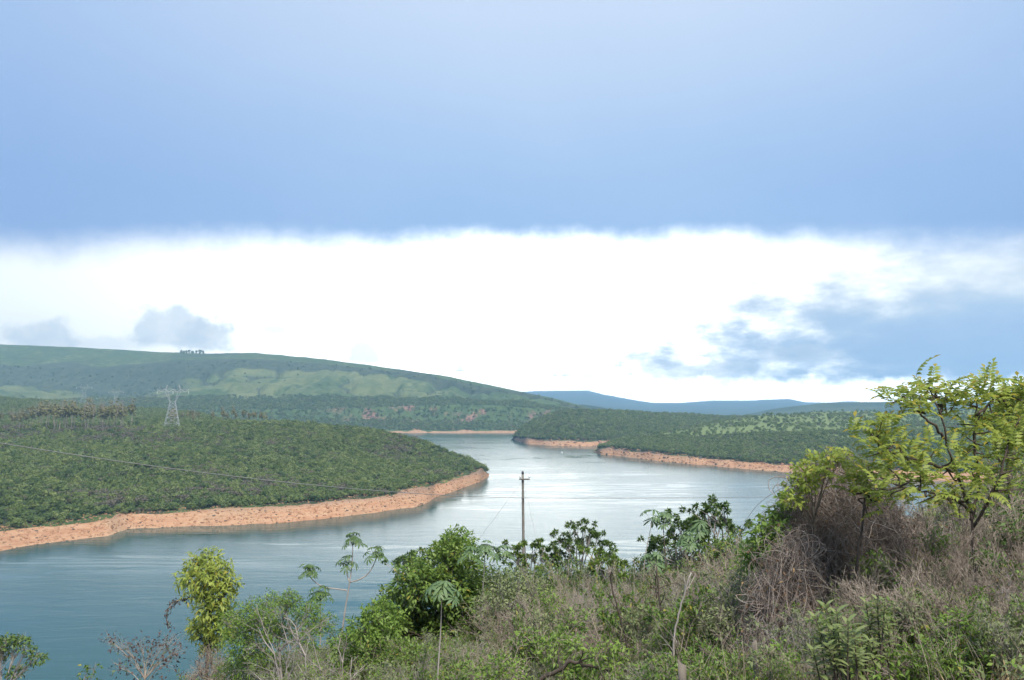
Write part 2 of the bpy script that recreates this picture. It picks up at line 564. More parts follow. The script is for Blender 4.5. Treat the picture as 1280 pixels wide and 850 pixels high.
# right front headland ------------------------------------------------------------
px = np.linspace(728, 1560, 260)
wob = fbm(px * .06, px * 0, 3, 15)
sh_py = curve([(728, 562), (742, 564.5), (750, 568), (780, 571), (800, 573), (840, 578), (900, 583), (950, 588), (990, 591), (1100, 598), (1280, 606), (1560, 616)], px) + wob * .8
tr_py = curve([(728, 566), (740, 566), (748, 560.5), (760, 559), (800, 563), (850, 569), (900, 574), (950, 579), (990, 580), (1100, 586), (1280, 592), (1560, 598)], px)
d_sh = water_d(px, sh_py)
d_tr = d_sh + curve([(728, 4), (745, 10), (780, 22), (1000, 30), (1560, 30)], px)
r_mid = prow([(728, 567), (740, 565), (750, 558), (770, 552), (800, 549), (850, 549), (900, 548), (960, 546), (1020, 545), (1100, 545), (1560, 545)],
             [(728, 1290), (742, 1290), (770, 1290), (800, 1250), (900, 1200), (1000, 1150), (1560, 1100)])
r_top = prow([(728, 567), (740, 565), (748, 560), (760, 553), (780, 547), (810, 542), (845, 538), (880, 532), (910, 526), (960, 519), (1020, 515), (1100, 515), (1200, 512), (1560, 505)],
             [(728, 1310), (742, 1320), (770, 1350), (850, 1450), (900, 1520), (1020, 1750), (1200, 1800), (1560, 1700)])
r_bk = (r_top[0] + 300, np.where(px < 800, -8.0, r_top[1] - 12))
r_end = (r_bk[0] + 250, np.full(len(px), -8.0))
def nz_r(X, D, Z, T):
    land = sstep(T, 1.9, 2.6)
    return fbm(X / 80, D / 80, 4, 31) * 3.5 * land * sstep(Z, 3, 20) + fbm(X / 18, D / 18, 3, 3) * .8 * sstep(T, .8, 1.3)
def open_r(X, D, Z, T):
    return sstep(T + fbm(X / 110, D / 70, 4, 78) * 1.5, 2.45, 3.2)
headA = sheet('headland_slope', px, [(d_sh - 30, np.full(len(px), -7.0), 2), (d_sh, np.zeros(len(px)), 6), (d_tr, pz(px, tr_py, d_tr), 14), (*r_mid, 14), (*r_top, 5), (*r_bk, 3), (*r_end, 1)],
              'wooded_hill', {'bank': bank_attr, 'open': open_r}, nz_r)

# headland behind it ----------------------------------------------------------------
px = np.linspace(630, 1500, 240)
wob = fbm(px * .07, px * 0, 3, 25)
sh_py = curve([(630, 548), (640, 549), (646, 551.5), (660, 555), (690, 557), (755, 558), (850, 560), (1500, 565)], px) + wob * .5
tr_py = curve([(630, 552), (638, 551), (643, 547), (655, 547.5), (680, 549.5), (700, 550), (760, 551), (850, 553), (1500, 556)], px)
d_sh = water_d(px, sh_py)
d_tr = d_sh + curve([(630, 4), (650, 10), (700, 20), (1500, 24)], px)
r_mid = prow([(630, 553), (638, 551), (643, 545), (652, 537), (668, 531), (690, 530), (760, 531), (850, 535), (1000, 536), (1500, 536)],
             [(630, 1720), (650, 1690), (700, 1600), (760, 1580), (1500, 1700)])
r_top = prow([(630, 554), (638, 552), (643, 546), (651, 537), (663, 528), (676, 521), (695, 516), (722, 513.5), (762, 514), (850, 519), (960, 522), (1010, 522), (1500, 518)],
             [(630, 1740), (650, 1710), (690, 1760), (760, 1850), (1010, 2050), (1500, 2100)])
r_bk = (r_top[0] + 350, np.full(len(px), -8.0))
headB = sheet('headland_slope', px, [(d_sh - 30, np.full(len(px), -7.0), 2), (d_sh, np.zeros(len(px)), 6), (d_tr, pz(px, tr_py, d_tr), 10), (*r_mid, 10), (*r_top, 5), (*r_bk, 1)],
              'wooded_hill', {'bank': bank_attr, 'open': lambda X, D, Z, T: open_r(X, D, Z, T) * .6}, nz_r)

# big open hill --------------------------------------------------------------------------
px = np.linspace(-460, 860, 420)
def mrow(kpy, kd):
    d = curve(kd, px)
    return d, pz(px, curve(kpy, px), d)
sky_k = [(-460, 424), (-200, 427), (0, 430.5), (100, 434.5), (200, 440), (260, 442), (320, 441), (400, 448.5), (470, 457.5), (560, 470.5), (640, 487), (700, 500), (740, 511), (780, 520), (860, 534)]
sh = water_d(px, np.full(len(px), 541.3) + fbm(px * .03, px * 0, 3, 41) * .5)
rows = [(sh - 40, np.full(len(px), -8.0), 2), (sh, np.zeros(len(px)), 5),
        (*mrow([(-460, 538), (480, 538), (520, 537.3), (560, 538.2), (600, 537.6), (640, 538.4), (860, 538)], [(-460, 2160), (500, 2165), (540, 2155), (580, 2170), (620, 2158), (860, 2160)]), 8),
        (*mrow([(-460, 520), (400, 524), (640, 527), (700, 528), (860, 534)], [(-460, 2300), (860, 2280)]), 10),
        (*mrow([(-460, 512), (0, 512), (400, 512), (520, 508), (600, 507), (640, 508), (700, 514), (740, 519), (860, 534)], [(-460, 2345), (860, 2310)]), 16),
        (*mrow([(-460, 498), (0, 498), (200, 497), (400, 494), (500, 496), (560, 497), (640, 500), (700, 508), (740, 515), (860, 534)], [(-460, 2600), (500, 2560), (740, 2400), (860, 2330)]), 30),
        (*mrow([(-460, 470), (0, 478), (60, 484), (120, 494), (170, 492), (230, 474), (290, 460), (400, 461), (470, 467), (560, 480), (640, 492), (700, 503), (740, 512.5), (860, 534)], [(-460, 3100), (150, 3150), (400, 3050), (560, 2850), (740, 2460), (860, 2350)]), 16),
        (*mrow([(-460, 452), (0, 458), (100, 460), (170, 458), (230, 452), (300, 450), (400, 455), (470, 462), (560, 475), (640, 489.5), (700, 501.5), (740, 511.8), (860, 534)], [(-460, 3240), (150, 3300), (400, 3150), (560, 2920), (740, 2490), (860, 2370)]), 14),
        (*mrow(sky_k, [(-460, 3800), (200, 3700), (400, 3450), (560, 3050), (740, 2540), (860, 2390)]), 6)]
rows.append((rows[-1][0] + 500, rows[-1][1] - 30, 3))
rows.append((rows[-1][0] + 1500, np.full(len(px), -10.0), 1))
def nz_m(X, D, Z, T):
    bench = sstep(T, 4.6, 5.2) * (1 - sstep(T, 5.9, 6.3))
    g = np.abs(fbm(X / 130 + fbm(X / 300, D / 300, 2, 62), D / 420, 2, 61))
    g2 = np.abs(fbm(X / 55, D / 160, 2, 66))
    gul = -24 * (1 - sstep(g, 0, .30)) * bench - 9 * (1 - sstep(g2, 0, .28)) * bench
    sc = sstep(T, 6.0, 6.4) * (1 - sstep(T, 6.7, 7.0))
    return gul + fbm(X / 200, D / 200, 4, 63) * 7 * bench + fbm(X / 70, D / 90, 4, 64) * 16 * sc + fbm(X / 60, D / 60, 3, 65) * 1.8 * sstep(T, 1.6, 2.3)
def cover(X, D, Z, T):
    pxs = X / D * F + 640
    w = fbm(X / 160, D / 160, 4, 71)
    gr = sstep(T + w * .6, 4.7, 5.2)
    top = sstep(T + w * .25, 7.0, 7.25)
    g = np.abs(fbm(X / 130 + fbm(X / 300, D / 300, 2, 62), D / 420, 2, 61))
    gully = (1 - sstep(g, .0, .13)) * sstep(T, 4.8, 5.2) * (1 - sstep(T, 6, 6.2))
    sc = sstep(T + w * .18, 5.92, 6.1) * (1 - top)
    sc = np.maximum(sc, gully * .8)
    valley = sstep(T + w * .8, 5.35, 5.7) * sstep(pxs, 70, 130) * (1 - sstep(pxs, 190, 280))
    sc = np.maximum(sc, valley * (1 - top))
    topdark = top * sstep(fbm(X / 260, D / 130, 4, 73), .1, .35) * .75
    sc = np.maximum(sc, topdark)
    lowfor = sstep(pxs + w * 60, 480, 640)
    gr = gr * (1 - .5 * lowfor) * (1 - .5 * top) * (.72 + .5 * fbm(X / 60, D / 90, 4, 79))
    cl = sstep(T, 2.55, 3.0) * (1 - sstep(T, 4.05, 4.3)) * sstep(pxs, 380, 470)
    return np.stack([gr, np.clip(sc, 0, 1), cl], -1)
openhill = sheet('open_hill', px, rows, 'open_hill', {'cover': cover, 'bank': lambda X, D, Z, T: 1 - sstep(T + fbm(X / 30, D / 30, 3, 42) * .9, 1.6, 2.1)}, nz_m)

# far ridges --------------------------------------------------------------------------------
def ridge(name, pxr, kn, dk, foot, seed, amp):
    global px
    px = pxr
    d = curve(dk, px)
    crest = (d, pz(px, curve(kn, px) + fbm(px * .04, px * 0, 3, seed) * amp, d))
    rows = [(d - foot, np.full(len(px), -8.0), 8), (d - foot * .45, crest[1] * .55, 8), (*crest, 4), (d + foot, np.full(len(px), -8.0), 1)]
    return sheet(name, px, rows, 'far_ridge', None, lambda X, D, Z, T: fbm(X / 500, D / 300, 4, seed) * 14 * sstep(Z, 5, 40) * (1 - sstep(T, 1.6, 2)))
ridge('low_ridge', np.linspace(860, 1900, 120), [(860, 530), (905, 523), (930, 518.5), (960, 512), (1000, 506.5), (1040, 503.5), (1110, 502.5), (1200, 504), (1900, 500)], [(860, 3800), (1900, 4300)], 700, 91, .7)
ridge('low_ridge', np.linspace(700, 830, 50), [(700, 506), (730, 506), (750, 509), (770, 513), (790, 519), (830, 530)], [(700, 3600), (830, 3500)], 500, 92, .5)
ridge('blue_mountains', np.linspace(500, 1800, 200), [(500, 492), (640, 490), (690, 488.5), (735, 488), (755, 493), (790, 500), (815, 503.5), (850, 503.5), (890, 500.5), (930, 501), (985, 498.5), (1005, 502.5), (1030, 503.5), (1060, 501.5), (1085, 503), (1200, 502), (2100, 494)], [(500, 13500), (2100, 14000)], 8000, 93, .5)
ridge('blue_mountains', np.linspace(-520, 480, 60), [(-1200, 494), (480, 494)], [(-1200, 14000), (480, 14000)], 3000, 94, 3)

# ------------------------------------------------------------------ plant building blocks
def unit(v):
    return v / np.maximum(np.linalg.norm(v, axis=-1, keepdims=True), 1e-9)


def tubes(P0, P1, R0, R1, k=3):
    P0, P1 = np.asarray(P0, float), np.asarray(P1, float)
    R0, R1 = np.asarray(R0, float), np.asarray(R1, float)
    n = len(P0)
    if n == 0:
        return np.zeros((0, 3)), np.zeros((0, 4), int)
    a = unit(P1 - P0)
    ref = np.where(np.abs(a[:, 2:3]) > .9, np.array([[1., 0, 0]]), np.array([[0, 0, 1.]]))
    u = unit(np.cross(a, ref)); v = np.cross(a, u)
    th = np.arange(k) * 2 * math.pi / k
    ring = u[:, None] * np.cos(th)[None, :, None] + v[:, None] * np.sin(th)[None, :, None]
    V = np.concatenate([P0[:, None] + ring * R0[:, None, None], P1[:, None] + ring * R1[:, None, None]], 1)
    b = (np.arange(n) * 2 * k)[:, None]
    i = np.arange(k)[None]; j = (np.arange(k)[None] + 1) % k
    q = np.stack([b + i, b + j, b + k + j, b + k + i], -1).reshape(-1, 4)
    return V.reshape(-1, 3), q


def path_tube(pts, radii, k=8):
    """one continuous tube along a path, closed at both ends"""
    pts = np.asarray(pts, float); radii = np.asarray(radii, float)
    t = unit(np.gradient(pts, axis=0))
    ref = np.array([1., 0, 0]) if abs(t[:, 0]).mean() < .7 else np.array([0, 1., 0])
    u = unit(np.cross(t, ref)); v = np.cross(t, u)
    th = np.arange(k) * 2 * math.pi / k
    V = (pts[:, None] + (u[:, None] * np.cos(th)[None, :, None] + v[:, None] * np.sin(th)[None, :, None]) * radii[:, None, None]).reshape(-1, 3)
    n = len(pts)
    idx = np.arange(n * k).reshape(n, k)
    q = np.stack([idx[:-1], np.roll(idx[:-1], -1, 1), np.roll(idx[1:], -1, 1), idx[1:]], -1).reshape(-1, 4)
    V = np.concatenate([V, pts[:1], pts[-1:]])
    t0 = np.stack([np.roll(idx[0], -1), idx[0], np.full(k, n * k)], -1)
    t1 = np.stack([idx[-1], np.roll(idx[-1], -1), np.full(k, n * k + 1)], -1)
    return V, [q, np.concatenate([t0, t1])]


def spline(pts, n):
    """smooth path through points"""
    p = np.asarray(pts, float)
    t = np.concatenate([[0], np.cumsum(np.linalg.norm(np.diff(p[:, :3], axis=0), axis=1))])
    s = np.linspace(0, t[-1], n)
    m = np.gradient(p, t, axis=0)
    i = np.clip(np.searchsorted(t, s, 'right') - 1, 0, len(t) - 2)
    h = (t[i + 1] - t[i])[:, None]; f = ((s - t[i])[:, None]) / h
    return (2 * f ** 3 - 3 * f ** 2 + 1) * p[i] + (f ** 3 - 2 * f ** 2 + f) * h * m[i] + (-2 * f ** 3 + 3 * f ** 2) * p[i + 1] + (f ** 3 - f ** 2) * h * m[i + 1]


def leaves(P, A, Nn, L, W, fold=.12, droop=.15):
    """four-cornered leaves: base P, axis A, up normal Nn, length L, width W"""
    P, A, Nn = (np.asarray(q, float) for q in (P, A, Nn))
    A = unit(A); s = unit(np.cross(A, Nn)); nn = np.cross(s, A)
    L = np.broadcast_to(L, (len(P),))[:, None]; W = np.broadcast_to(W, (len(P),))[:, None]
    mid = P + A * L * .45
    l = mid + s * W * .5 + nn * W * fold; r = mid - s * W * .5 + nn * W * fold
    tip = P + A * L - nn * L * droop
    V = np.stack([P, l, tip, r], 1).reshape(-1, 3)
    q = np.arange(len(P) * 4).reshape(-1, 4)
    return V, q


def rdir(r, n, up=0.0):
    v = r.normal(size=(n, 3)); v = unit(v); v[:, 2] += up
    return unit(v)


def join(parts):
    V, Q, b = [], [], 0
    for v, q in parts:
        if len(v):
            V.append(v); Q.append(np.asarray(q) + b); b += len(v)
    return np.concatenate(V), np.concatenate(Q)


def grow(r, p, d, L, rad, lvl, spec, segs, tips):
    """recursive branching: spec[lvl] = dict(n segments, kids, ang, ratio, wig, up)"""
    s = spec[lvl]
    n = s['n']
    p = np.array(p, float); d = unit(np.array(d, float)[None])[0]
    kids_at = np.sort(r.random(s.get('kids', 0))) * (1 - s.get('bare', .25)) + s.get('bare', .25)
    step = L / n
    ki = 0
    for i in range(n):
        d = d + r.normal(size=3) * s['wig']; d[2] += s.get('up', 0)
        d = d / np.linalg.norm(d)
        q = p + d * step
        f0, f1 = i / n, (i + 1) / n
        e = s.get('end', .35)
        r0, r1 = rad * (1 - f0 * (1 - e)), rad * (1 - f1 * (1 - e))
        segs.append((p, q, r0, r1, lvl))
        while ki < len(kids_at) and kids_at[ki] <= f1:
            f = (kids_at[ki] - f0) / (f1 - f0)
            bp = p + (q - p) * f
            ax = r.normal(size=3); ax -= ax.dot(d) * d; ax /= max(np.linalg.norm(ax), 1e-6)
            a = math.radians(s['ang'] * (.7 + .6 * r.random()))
            nd = d * math.cos(a) + ax * math.sin(a)
            if lvl + 1 < len(spec):
                grow(r, bp, nd, L * s['ratio'] * (.65 + .6 * r.random()) * (1.15 - .5 * kids_at[ki]), (r0 + r1) / 2 * s.get('rr', .6), lvl + 1, spec, segs, tips)
            ki += 1
        p = q
    tips.append((p, d, lvl))
    if s.get('fork') and lvl + 1 < len(spec):
        for _ in range(s['fork']):
            ax = r.normal(size=3); ax -= ax.dot(d) * d; ax /= max(np.linalg.norm(ax), 1e-6)
            a = math.radians(s['ang'] * (.5 + .5 * r.random()))
            grow(r, p, d * math.cos(a) + ax * math.sin(a), L * s['ratio'] * (.7 + .5 * r.random()), rad * .5, lvl + 1, spec, segs, tips)


def seg_mesh(segs, rmin=0.0):
    out = []
    R = np.array([s[2] for s in segs])
    for k, sel in ((6, R > .03), (4, (R <= .03) & (R > .009)), (3, R <= .009)):
        ss = [segs[i] for i in np.nonzero(sel)[0]]
        if ss:
            out.append(tubes([s[0] for s in ss], [s[1] for s in ss], [max(s[2], rmin) for s in ss], [max(s[3], rmin * .7) for s in ss], k))
    return join(out)


# ------------------------------------------------------------------ woods on the slopes
def crown_mesh(name, seed, rx, rz, n, size, mat, lobes=5, trunk_h=1.2):
    """crown of many small leaf clumps on a lumpy, gappy outline; base of the tree at z=0"""
    r = np.random.default_rng(seed)
    cz = trunk_h + rz * .8
    C = np.concatenate([[[0, 0, cz]], np.stack([r.normal(size=lobes) * rx * .5, r.normal(size=lobes) * rx * .5, cz + r.normal(size=lobes) * rz * .4], -1)])
    R = np.concatenate([[.75], .35 + .3 * r.random(lobes)])
    k = r.integers(0, len(C), n)
    k[: n // 4] = 0
    dirs = rdir(r, n, .35)
    rad = (.75 + .3 * r.random(n)) * R[k]
    P = C[k] + dirs * rad[:, None] * np.array([rx, rx, rz])
    P[:, 2] = np.maximum(P[:, 2], trunk_h * .5)
    nrm = unit(dirs + r.normal(size=(n, 3)) * .45 + np.array([0, 0, .3]))
    t = unit(np.cross(nrm, rdir(r, n)))
    b = np.cross(nrm, t)
    s = size * (.6 + .8 * r.random(n))[:, None]
    bend = nrm * s * .25
    V = np.stack([P - t * s - b * s * .5 - bend, P + t * s * .3 - b * s, P + t * s + b * s * .4 - bend, P - t * s * .3 + b * s], 1).reshape(-1, 3)
    return mesh_np(name, V, [np.arange(n * 4).reshape(-1, 4)], [MATS[mat]])


def trunk_mesh(name, h, rad, mat, seed, fork=2, k=5, spread=.5):
    r = np.random.default_rng(seed)
    pts = [np.array([0, 0, -.6])]
    for i in range(3):
        pts.append(pts[-1] + np.array([r.normal() * .12 * h * .3, r.normal() * .12 * h * .3, (h + .6) / 3]))
    seg = [(pts[i], pts[i + 1], rad * (1 - i * .2), rad * (.8 - i * .2)) for i in range(3)]
    for _ in range(fork):
        a = r.random() * 6.28
        e = pts[2] + np.array([math.cos(a) * h * spread, math.sin(a) * h * spread, h * .55])
        seg.append((pts[2], e, rad * .5, rad * .2))
    V, q = tubes([s[0] for s in seg], [s[1] for s in seg], [s[2] for s in seg], [s[3] for s in seg], k)
    return mesh_np(name, V, [q], [MATS[mat]])


WOOD = []
for i in range(6):
    mat = ['forest_leaf', 'forest_leaf', 'forest_leaf_pale', 'forest_leaf', 'forest_leaf_pale', 'forest_leaf_dry'][i]
    dry = i == 5
    WOOD.append((crown_mesh('woodland_crown', 100 + i, 2.5 + .25 * (i % 3), 1.7 + .3 * ((i * 2) % 3), 110 if dry else 270, .28 if dry else .35, mat, 5, 1.1), trunk_mesh('woodland_trunk', 3.0, .13, 'pale_bark' if dry else 'forest_bark', 200 + i)))


def dup_tree(name, meshes, p, rz, sc, label, group):
    e = empty(name, (p[0], p[1], p[2]), rz, sc)
    tag(e, label, 'tree', group)
    c1 = bpy.data.objects.new('crown', meshes[0]); link(c1, e)
    c2 = bpy.data.objects.new('trunk', meshes[1]); link(c2, e)
    return e, c1


def instancer(name, P, sources, label, cat, smin, smax, seed):
    """woodland too thick to count: points carrying the crowns"""
    me = bpy.data.meshes.new(name)
    me.vertices.add(len(P))
    me.vertices.foreach_set('co', np.asarray(P[:, :3], np.float32).ravel())
    o = obj(name, me)
    tag(o, label, None, None, 'stuff')
    g = bpy.data.node_groups.new(name + '_scatter', 'GeometryNodeTree')
    g.interface.new_socket('Geometry', in_out='INPUT', socket_type='NodeSocketGeometry')
    g.interface.new_socket('Geometry', in_out='OUTPUT', socket_type='NodeSocketGeometry')
    nn = g.nodes
    gi, go = nn.new('NodeGroupInput'), nn.new('NodeGroupOutput')
    iop = nn.new('GeometryNodeInstanceOnPoints')
    g2i = nn.new('GeometryNodeGeometryToInstance')
    for s in sources:
        oi = nn.new('GeometryNodeObjectInfo')
        oi.transform_space = 'ORIGINAL'
        oi.inputs['Object'].default_value = s
        g.links.new(oi.outputs['Geometry'], g2i.inputs[0])
    rv = nn.new('FunctionNodeRandomValue'); rv.data_type = 'FLOAT_VECTOR'
    rv.inputs[0].default_value = (-.12, -.12, 0); rv.inputs[1].default_value = (.12, .12, 6.283)
    rs = nn.new('FunctionNodeRandomValue'); rs.data_type = 'FLOAT'
    rs.inputs[2].default_value = smin; rs.inputs[3].default_value = smax
    rv.inputs['Seed'].default_value = seed; rs.inputs['Seed'].default_value = seed + 1
    g.links.new(gi.outputs[0], iop.inputs['Points'])
    g.links.new(g2i.outputs[0], iop.inputs['Instance'])
    iop.inputs['Pick Instance'].default_value = True
    ri = nn.new('FunctionNodeRandomValue'); ri.data_type = 'INT'
    ri.inputs[4].default_value = 0; ri.inputs[5].default_value = len(sources) - 1
    ri.inputs['Seed'].default_value = seed + 2
    g.links.new(ri.outputs[2], iop.inputs['Instance Index'])
    g.links.new(rv.outputs[0], iop.inputs['Rotation'])
    g.links.new(rs.outputs[1], iop.inputs['Scale'])
    g.links.new(iop.outputs[0], go.inputs[0])
    md = o.modifiers.new('scatter', 'NODES')
    md.node_group = g
    return o


# trees of the near peninsula: the nearest 300 one by one, the rest as woodland
def keep_pen(p, r):
    pxs = p[:, 0] / p[:, 1] * F + 640
    thin = sstep(fbm(p[:, 0] / 60, p[:, 1] / 60, 3, 51), .05, .4) * .6
    grove = (pxs > -30) & (pxs < 172) & (p[:, 1] > 842) & (p[:, 1] < 985)
    return (p[:, 2] > 4) & (pxs < 640) & (pxs > -330) & (r.random(len(p)) > thin) & ~(grove & (r.random(len(p)) < .93))
PT = scatter(pX, pD, pZ, pT, .105, 1.93, 6.0, 1, keep_pen)
infr = (PT[:, 0] / PT[:, 1] * F + 640 > -4)
order = np.argsort(np.where(infr, np.hypot(PT[:, 0], PT[:, 1]), 1e9))
SRC = {}
def wood_label(k, p):
    look = ['dark green round-crowned tree', 'dark green round-crowned tree', 'pale green round-crowned tree', 'dark green round-crowned tree', 'pale green round-crowned tree', 'grey thin-leaved tree'][k]
    pxs = p[0] / p[1] * F + 640
    where = 'above the orange bank below the gum tree grove' if pxs < 165 else 'above the orange bank downhill from the tall pylon' if pxs < 340 else 'above the orange bank near the point of the peninsula'
    return look + ' ' + where, look + 's ' + where
for n, i in enumerate(order[:300]):
    k = int(rng.choice(6, p=[.27, .22, .2, .16, .08, .07]))
    t, c1 = dup_tree('woodland_tree', WOOD[k], PT[i] - np.array([0, 0, .15, 0]), rng.random() * 6.28, .5 + .6 * rng.random() ** 1.5,
                     *wood_label(k, PT[i]))
    SRC.setdefault(k, c1)
for k in range(6):
    if k not in SRC:
        t, c1 = dup_tree('woodland_tree', WOOD[k], PT[order[300 + k]], 0, 1, *wood_label(k, PT[order[300 + k]]))
        SRC[k] = c1
pick = [SRC[k] for k in (0, 0, 1, 1, 2, 2, 3, 3, 4, 5)]
instancer('peninsula_woodland', PT[order[306:]], pick, 'dense green woodland covering the slope of the near peninsula', 'woodland', .5, 1.1, 4)

# grey leafless patches and a few taller trees standing out of the peninsula wood
q = scatter(pX, pD, pZ, pT, .05, 2.1, 4.2, 7, lambda p, r: (p[:, 2] > 6) & (p[:, 0] / p[:, 1] * F + 640 > -200) & (p[:, 0] / p[:, 1] * F + 640 < 600) & (r.random(len(p)) < sstep(fbm(p[:, 0] / 55, p[:, 1] / 80, 3, 52), .12, .4)))
instancer('leafless_woodland', q, [SRC[5]], 'patches of grey leafless trees within the peninsula wood', 'woodland', .6, 1.3, 54)
q = scatter(pX, pD, pZ, pT, .0035, 2.05, 5.0, 8, lambda p, r: (p[:, 2] > 6) & (p[:, 0] / p[:, 1] * F + 640 > -200) & (p[:, 0] / p[:, 1] * F + 640 < 600))
instancer('tall_woodland', q, [SRC[0], SRC[2], SRC[4]], 'taller trees standing out here and there above the peninsula wood', 'woodland', 1.0, 1.45, 64)

def keep_head(p, r):
    op = open_r(p[:, 0], p[:, 1], p[:, 2], p[:, 3])
    return (p[:, 2] > 4) & (r.random(len(p)) > op * .93) & (p[:, 0] / p[:, 1] * F + 640 < 1500)
q = scatter(*headA[1:], .075, 1.95, 4.0, 2, keep_head)
instancer('headland_woodland', q, pick, 'dark green woodland on the headland across the lake beside the sand coloured shore', 'woodland', .6, 1.25, 14)
q = scatter(*headB[1:], .06, 1.95, 4.0, 3, lambda p, r: (p[:, 2] > 4) & (p[:, 0] / p[:, 1] * F + 640 < 1300) & (r.random(len(p)) > .4 * open_r(p[:, 0], p[:, 1], p[:, 2], p[:, 3])))
instancer('headland_woodland', q, pick, 'hazy dark green woodland on the farther headland where the lake bends', 'woodland', .7, 1.4, 24)
def keep_open(p, r):
    pxs = p[:, 0] / p[:, 1] * F + 640
    cv = cover(p[:, 0], p[:, 1], p[:, 2], p[:, 3])
    return (pxs > -300) & (pxs < 800) & (r.random(len(p)) > np.maximum(cv[:, 0] * .97, cv[:, 2] * .45))
q = scatter(*openhill[1:], .02, 1.98, 5.0, 5, keep_open)
instancer('hill_woodland', q, pick, 'hazy woodland along the foot of the big open hill', 'woodland', .7, 1.5, 34)

q = scatter(*openhill[1:], .0012, 5.0, 7.0, 6, lambda p, r: (p[:, 0] / p[:, 1] * F + 640 > -250) & (r.random(len(p)) < .05 + .95 * cover(p[:, 0], p[:, 1], p[:, 2], p[:, 3])[:, 1]))
instancer('scarp_scrub', q, pick, 'scattered dark scrub trees over the gullies and scarp of the big open hill', 'scrub', .5, 1.6, 44)

# rocks on the bare banks ---------------------------------------------------------------
m, N, out = new_mat('bank_rock')
oi = N.n('ShaderNodeObjectInfo')
ri_ = N.n('ShaderNodeNewGeometry').outputs['Random Per Island']
nn_ = N.noise(N.n('ShaderNodeNewGeometry').outputs['Position'], .9, 4, .65)
colr = N.mix(N.m('ADD', N.m('MULTIPLY', ri_, .6), N.m('MULTIPLY', nn_, .4)), (.21, .10, .057), (.43, .27, .16))
colr = N.mix(N.m('GREATER_THAN', ri_, .86), colr, (.12, .095, .08))
principled(N, out, colr, .85, .15, nn_, .5, .2)

def rock_field(name, P, smin, smax, seed, label):
    r = np.random.default_rng(seed)
    n = len(P)
    base = np.array([(x, y, z) for z in (-1, 1) for y in (-1, 1) for x in (-1, 1)], float)
    s = smin * (smax / smin) ** (r.random((n, 1)) ** 2.2)
    dims = s * np.stack([.8 + .9 * r.random(n), .8 + .6 * r.random(n), .35 + .4 * r.random(n)], -1)
    V = base[None] * (1 + r.normal(size=(n, 8, 3)) * .22) * dims[:, None]
    V[:, 4:, :2] *= (.55 + .35 * r.random((n, 1, 1)))
    a = r.random(n) * 6.28
    ca, sa = np.cos(a)[:, None], np.sin(a)[:, None]
    x, y = V[..., 0] * ca - V[..., 1] * sa, V[..., 0] * sa + V[..., 1] * ca
    V = np.stack([x, y, V[..., 2]], -1) + P[:, None, :3] + np.array([0, 0, .1]) * s[:, None]
    fq = np.array([(0, 2, 3, 1), (4, 5, 7, 6), (0, 1, 5, 4), (2, 6, 7, 3), (0, 4, 6, 2), (1, 3, 7, 5)])
    q = (fq[None] + (np.arange(n) * 8)[:, None, None]).reshape(-1, 4)
    o = obj(name, mesh_np(name, V.reshape(-1, 3), [q], [MATS['bank_rock']]))
    tag(o, label, None, None, 'stuff')
q = scatter(pX, pD, pZ, pT, .45, .98, 2.1, 21, lambda p, r: (p[:, 0] / p[:, 1] * F + 640 > -120) & (p[:, 2] > -.2))
rock_field('bank_rocks', q, .12, .65, 31, 'orange and buff rocks strewn over the bare bank of the peninsula')
q = scatter(*headA[1:], .10, .98, 2.1, 22, lambda p, r: (p[:, 0] / p[:, 1] * F + 640 < 1120) & (p[:, 2] > -.2))
rock_field('bank_rocks', q, .3, 1.5, 32, 'buff rocks strewn over the bare shore of the near headland')
q = scatter(*headB[1:], .07, .98, 2.1, 23, lambda p, r: (p[:, 0] / p[:, 1] * F + 640 < 800) & (p[:, 2] > -.2))
rock_field('bank_rocks', q, .4, 1.6, 33, 'pale rocks along the bare shore of the farther headland')

# gum tree plantation on the plateau ---------------------------------------------------------
GUM = []
for i in range(4):
    r = np.random.default_rng(300 + i)
    h = 23 + 4 * r.random()
    cm = crown_mesh('gum_crown', 310 + i, 3.0, 5.5, 190, .75, 'gum_leaf', 6, h * .52)
    tm = trunk_mesh('gum_trunk', h * .9, .24, 'pale_bark', 320 + i, 3, 5, .08)
    GUM.append((cm, tm))
def ground_at(sheetdata, x, d):
    X, D, Z, T = sheetdata
    j = np.abs((X / D)[0] - x / d).argmin()
    return float(np.interp(d, D[:, j], Z[:, j]))
PENS = (pX, pD, pZ, pT)
r = np.random.default_rng(5)
for n in range(95):
    pxx = r.uniform(-20, 168)
    d = r.uniform(868, 975)
    hs = 1.0 + .28 * r.random()
    if pxx < 40: hs *= .75
    x = (pxx - 640) / F * d
    dup_tree('gum_tree', GUM[n % 4], (x, d, ground_at(PENS, x, d) - .3), r.random() * 6.28, hs, 'tall slender gum tree with pale bare trunk in the grove on the peninsula', 'gum trees in the grove on the peninsula')
for n in range(26):
    pxx = r.uniform(214, 340)
    d = r.uniform(960, 1060)
    x = (pxx - 640) / F * d
    dup_tree('gum_tree', GUM[n % 4], (x, d, ground_at(PENS, x, d) - .3), r.random() * 6.28, .62 + .2 * r.random(), 'short gum tree scattered along the ridge behind the lattice pylon', 'gum trees scattered along the ridge behind the pylon')

# clump of trees standing on the skyline of the open hill
OH = openhill[1:]
for n in range(11):
    pxx = 224 + 3.0 * n + r.uniform(-1.6, 1.6)
    d = 3640 + r.uniform(-40, 40)
    x = (pxx - 640) / F * d
    dup_tree('skyline_tree', WOOD[n % 2], (x, d, ground_at(OH, x, d) - 2), r.random() * 6.28, (2.3, 2.3, 3.0 + .9 * r.random()), 'dark tree in the small clump on the skyline of the open hill', 'clump of trees on the hill skyline')

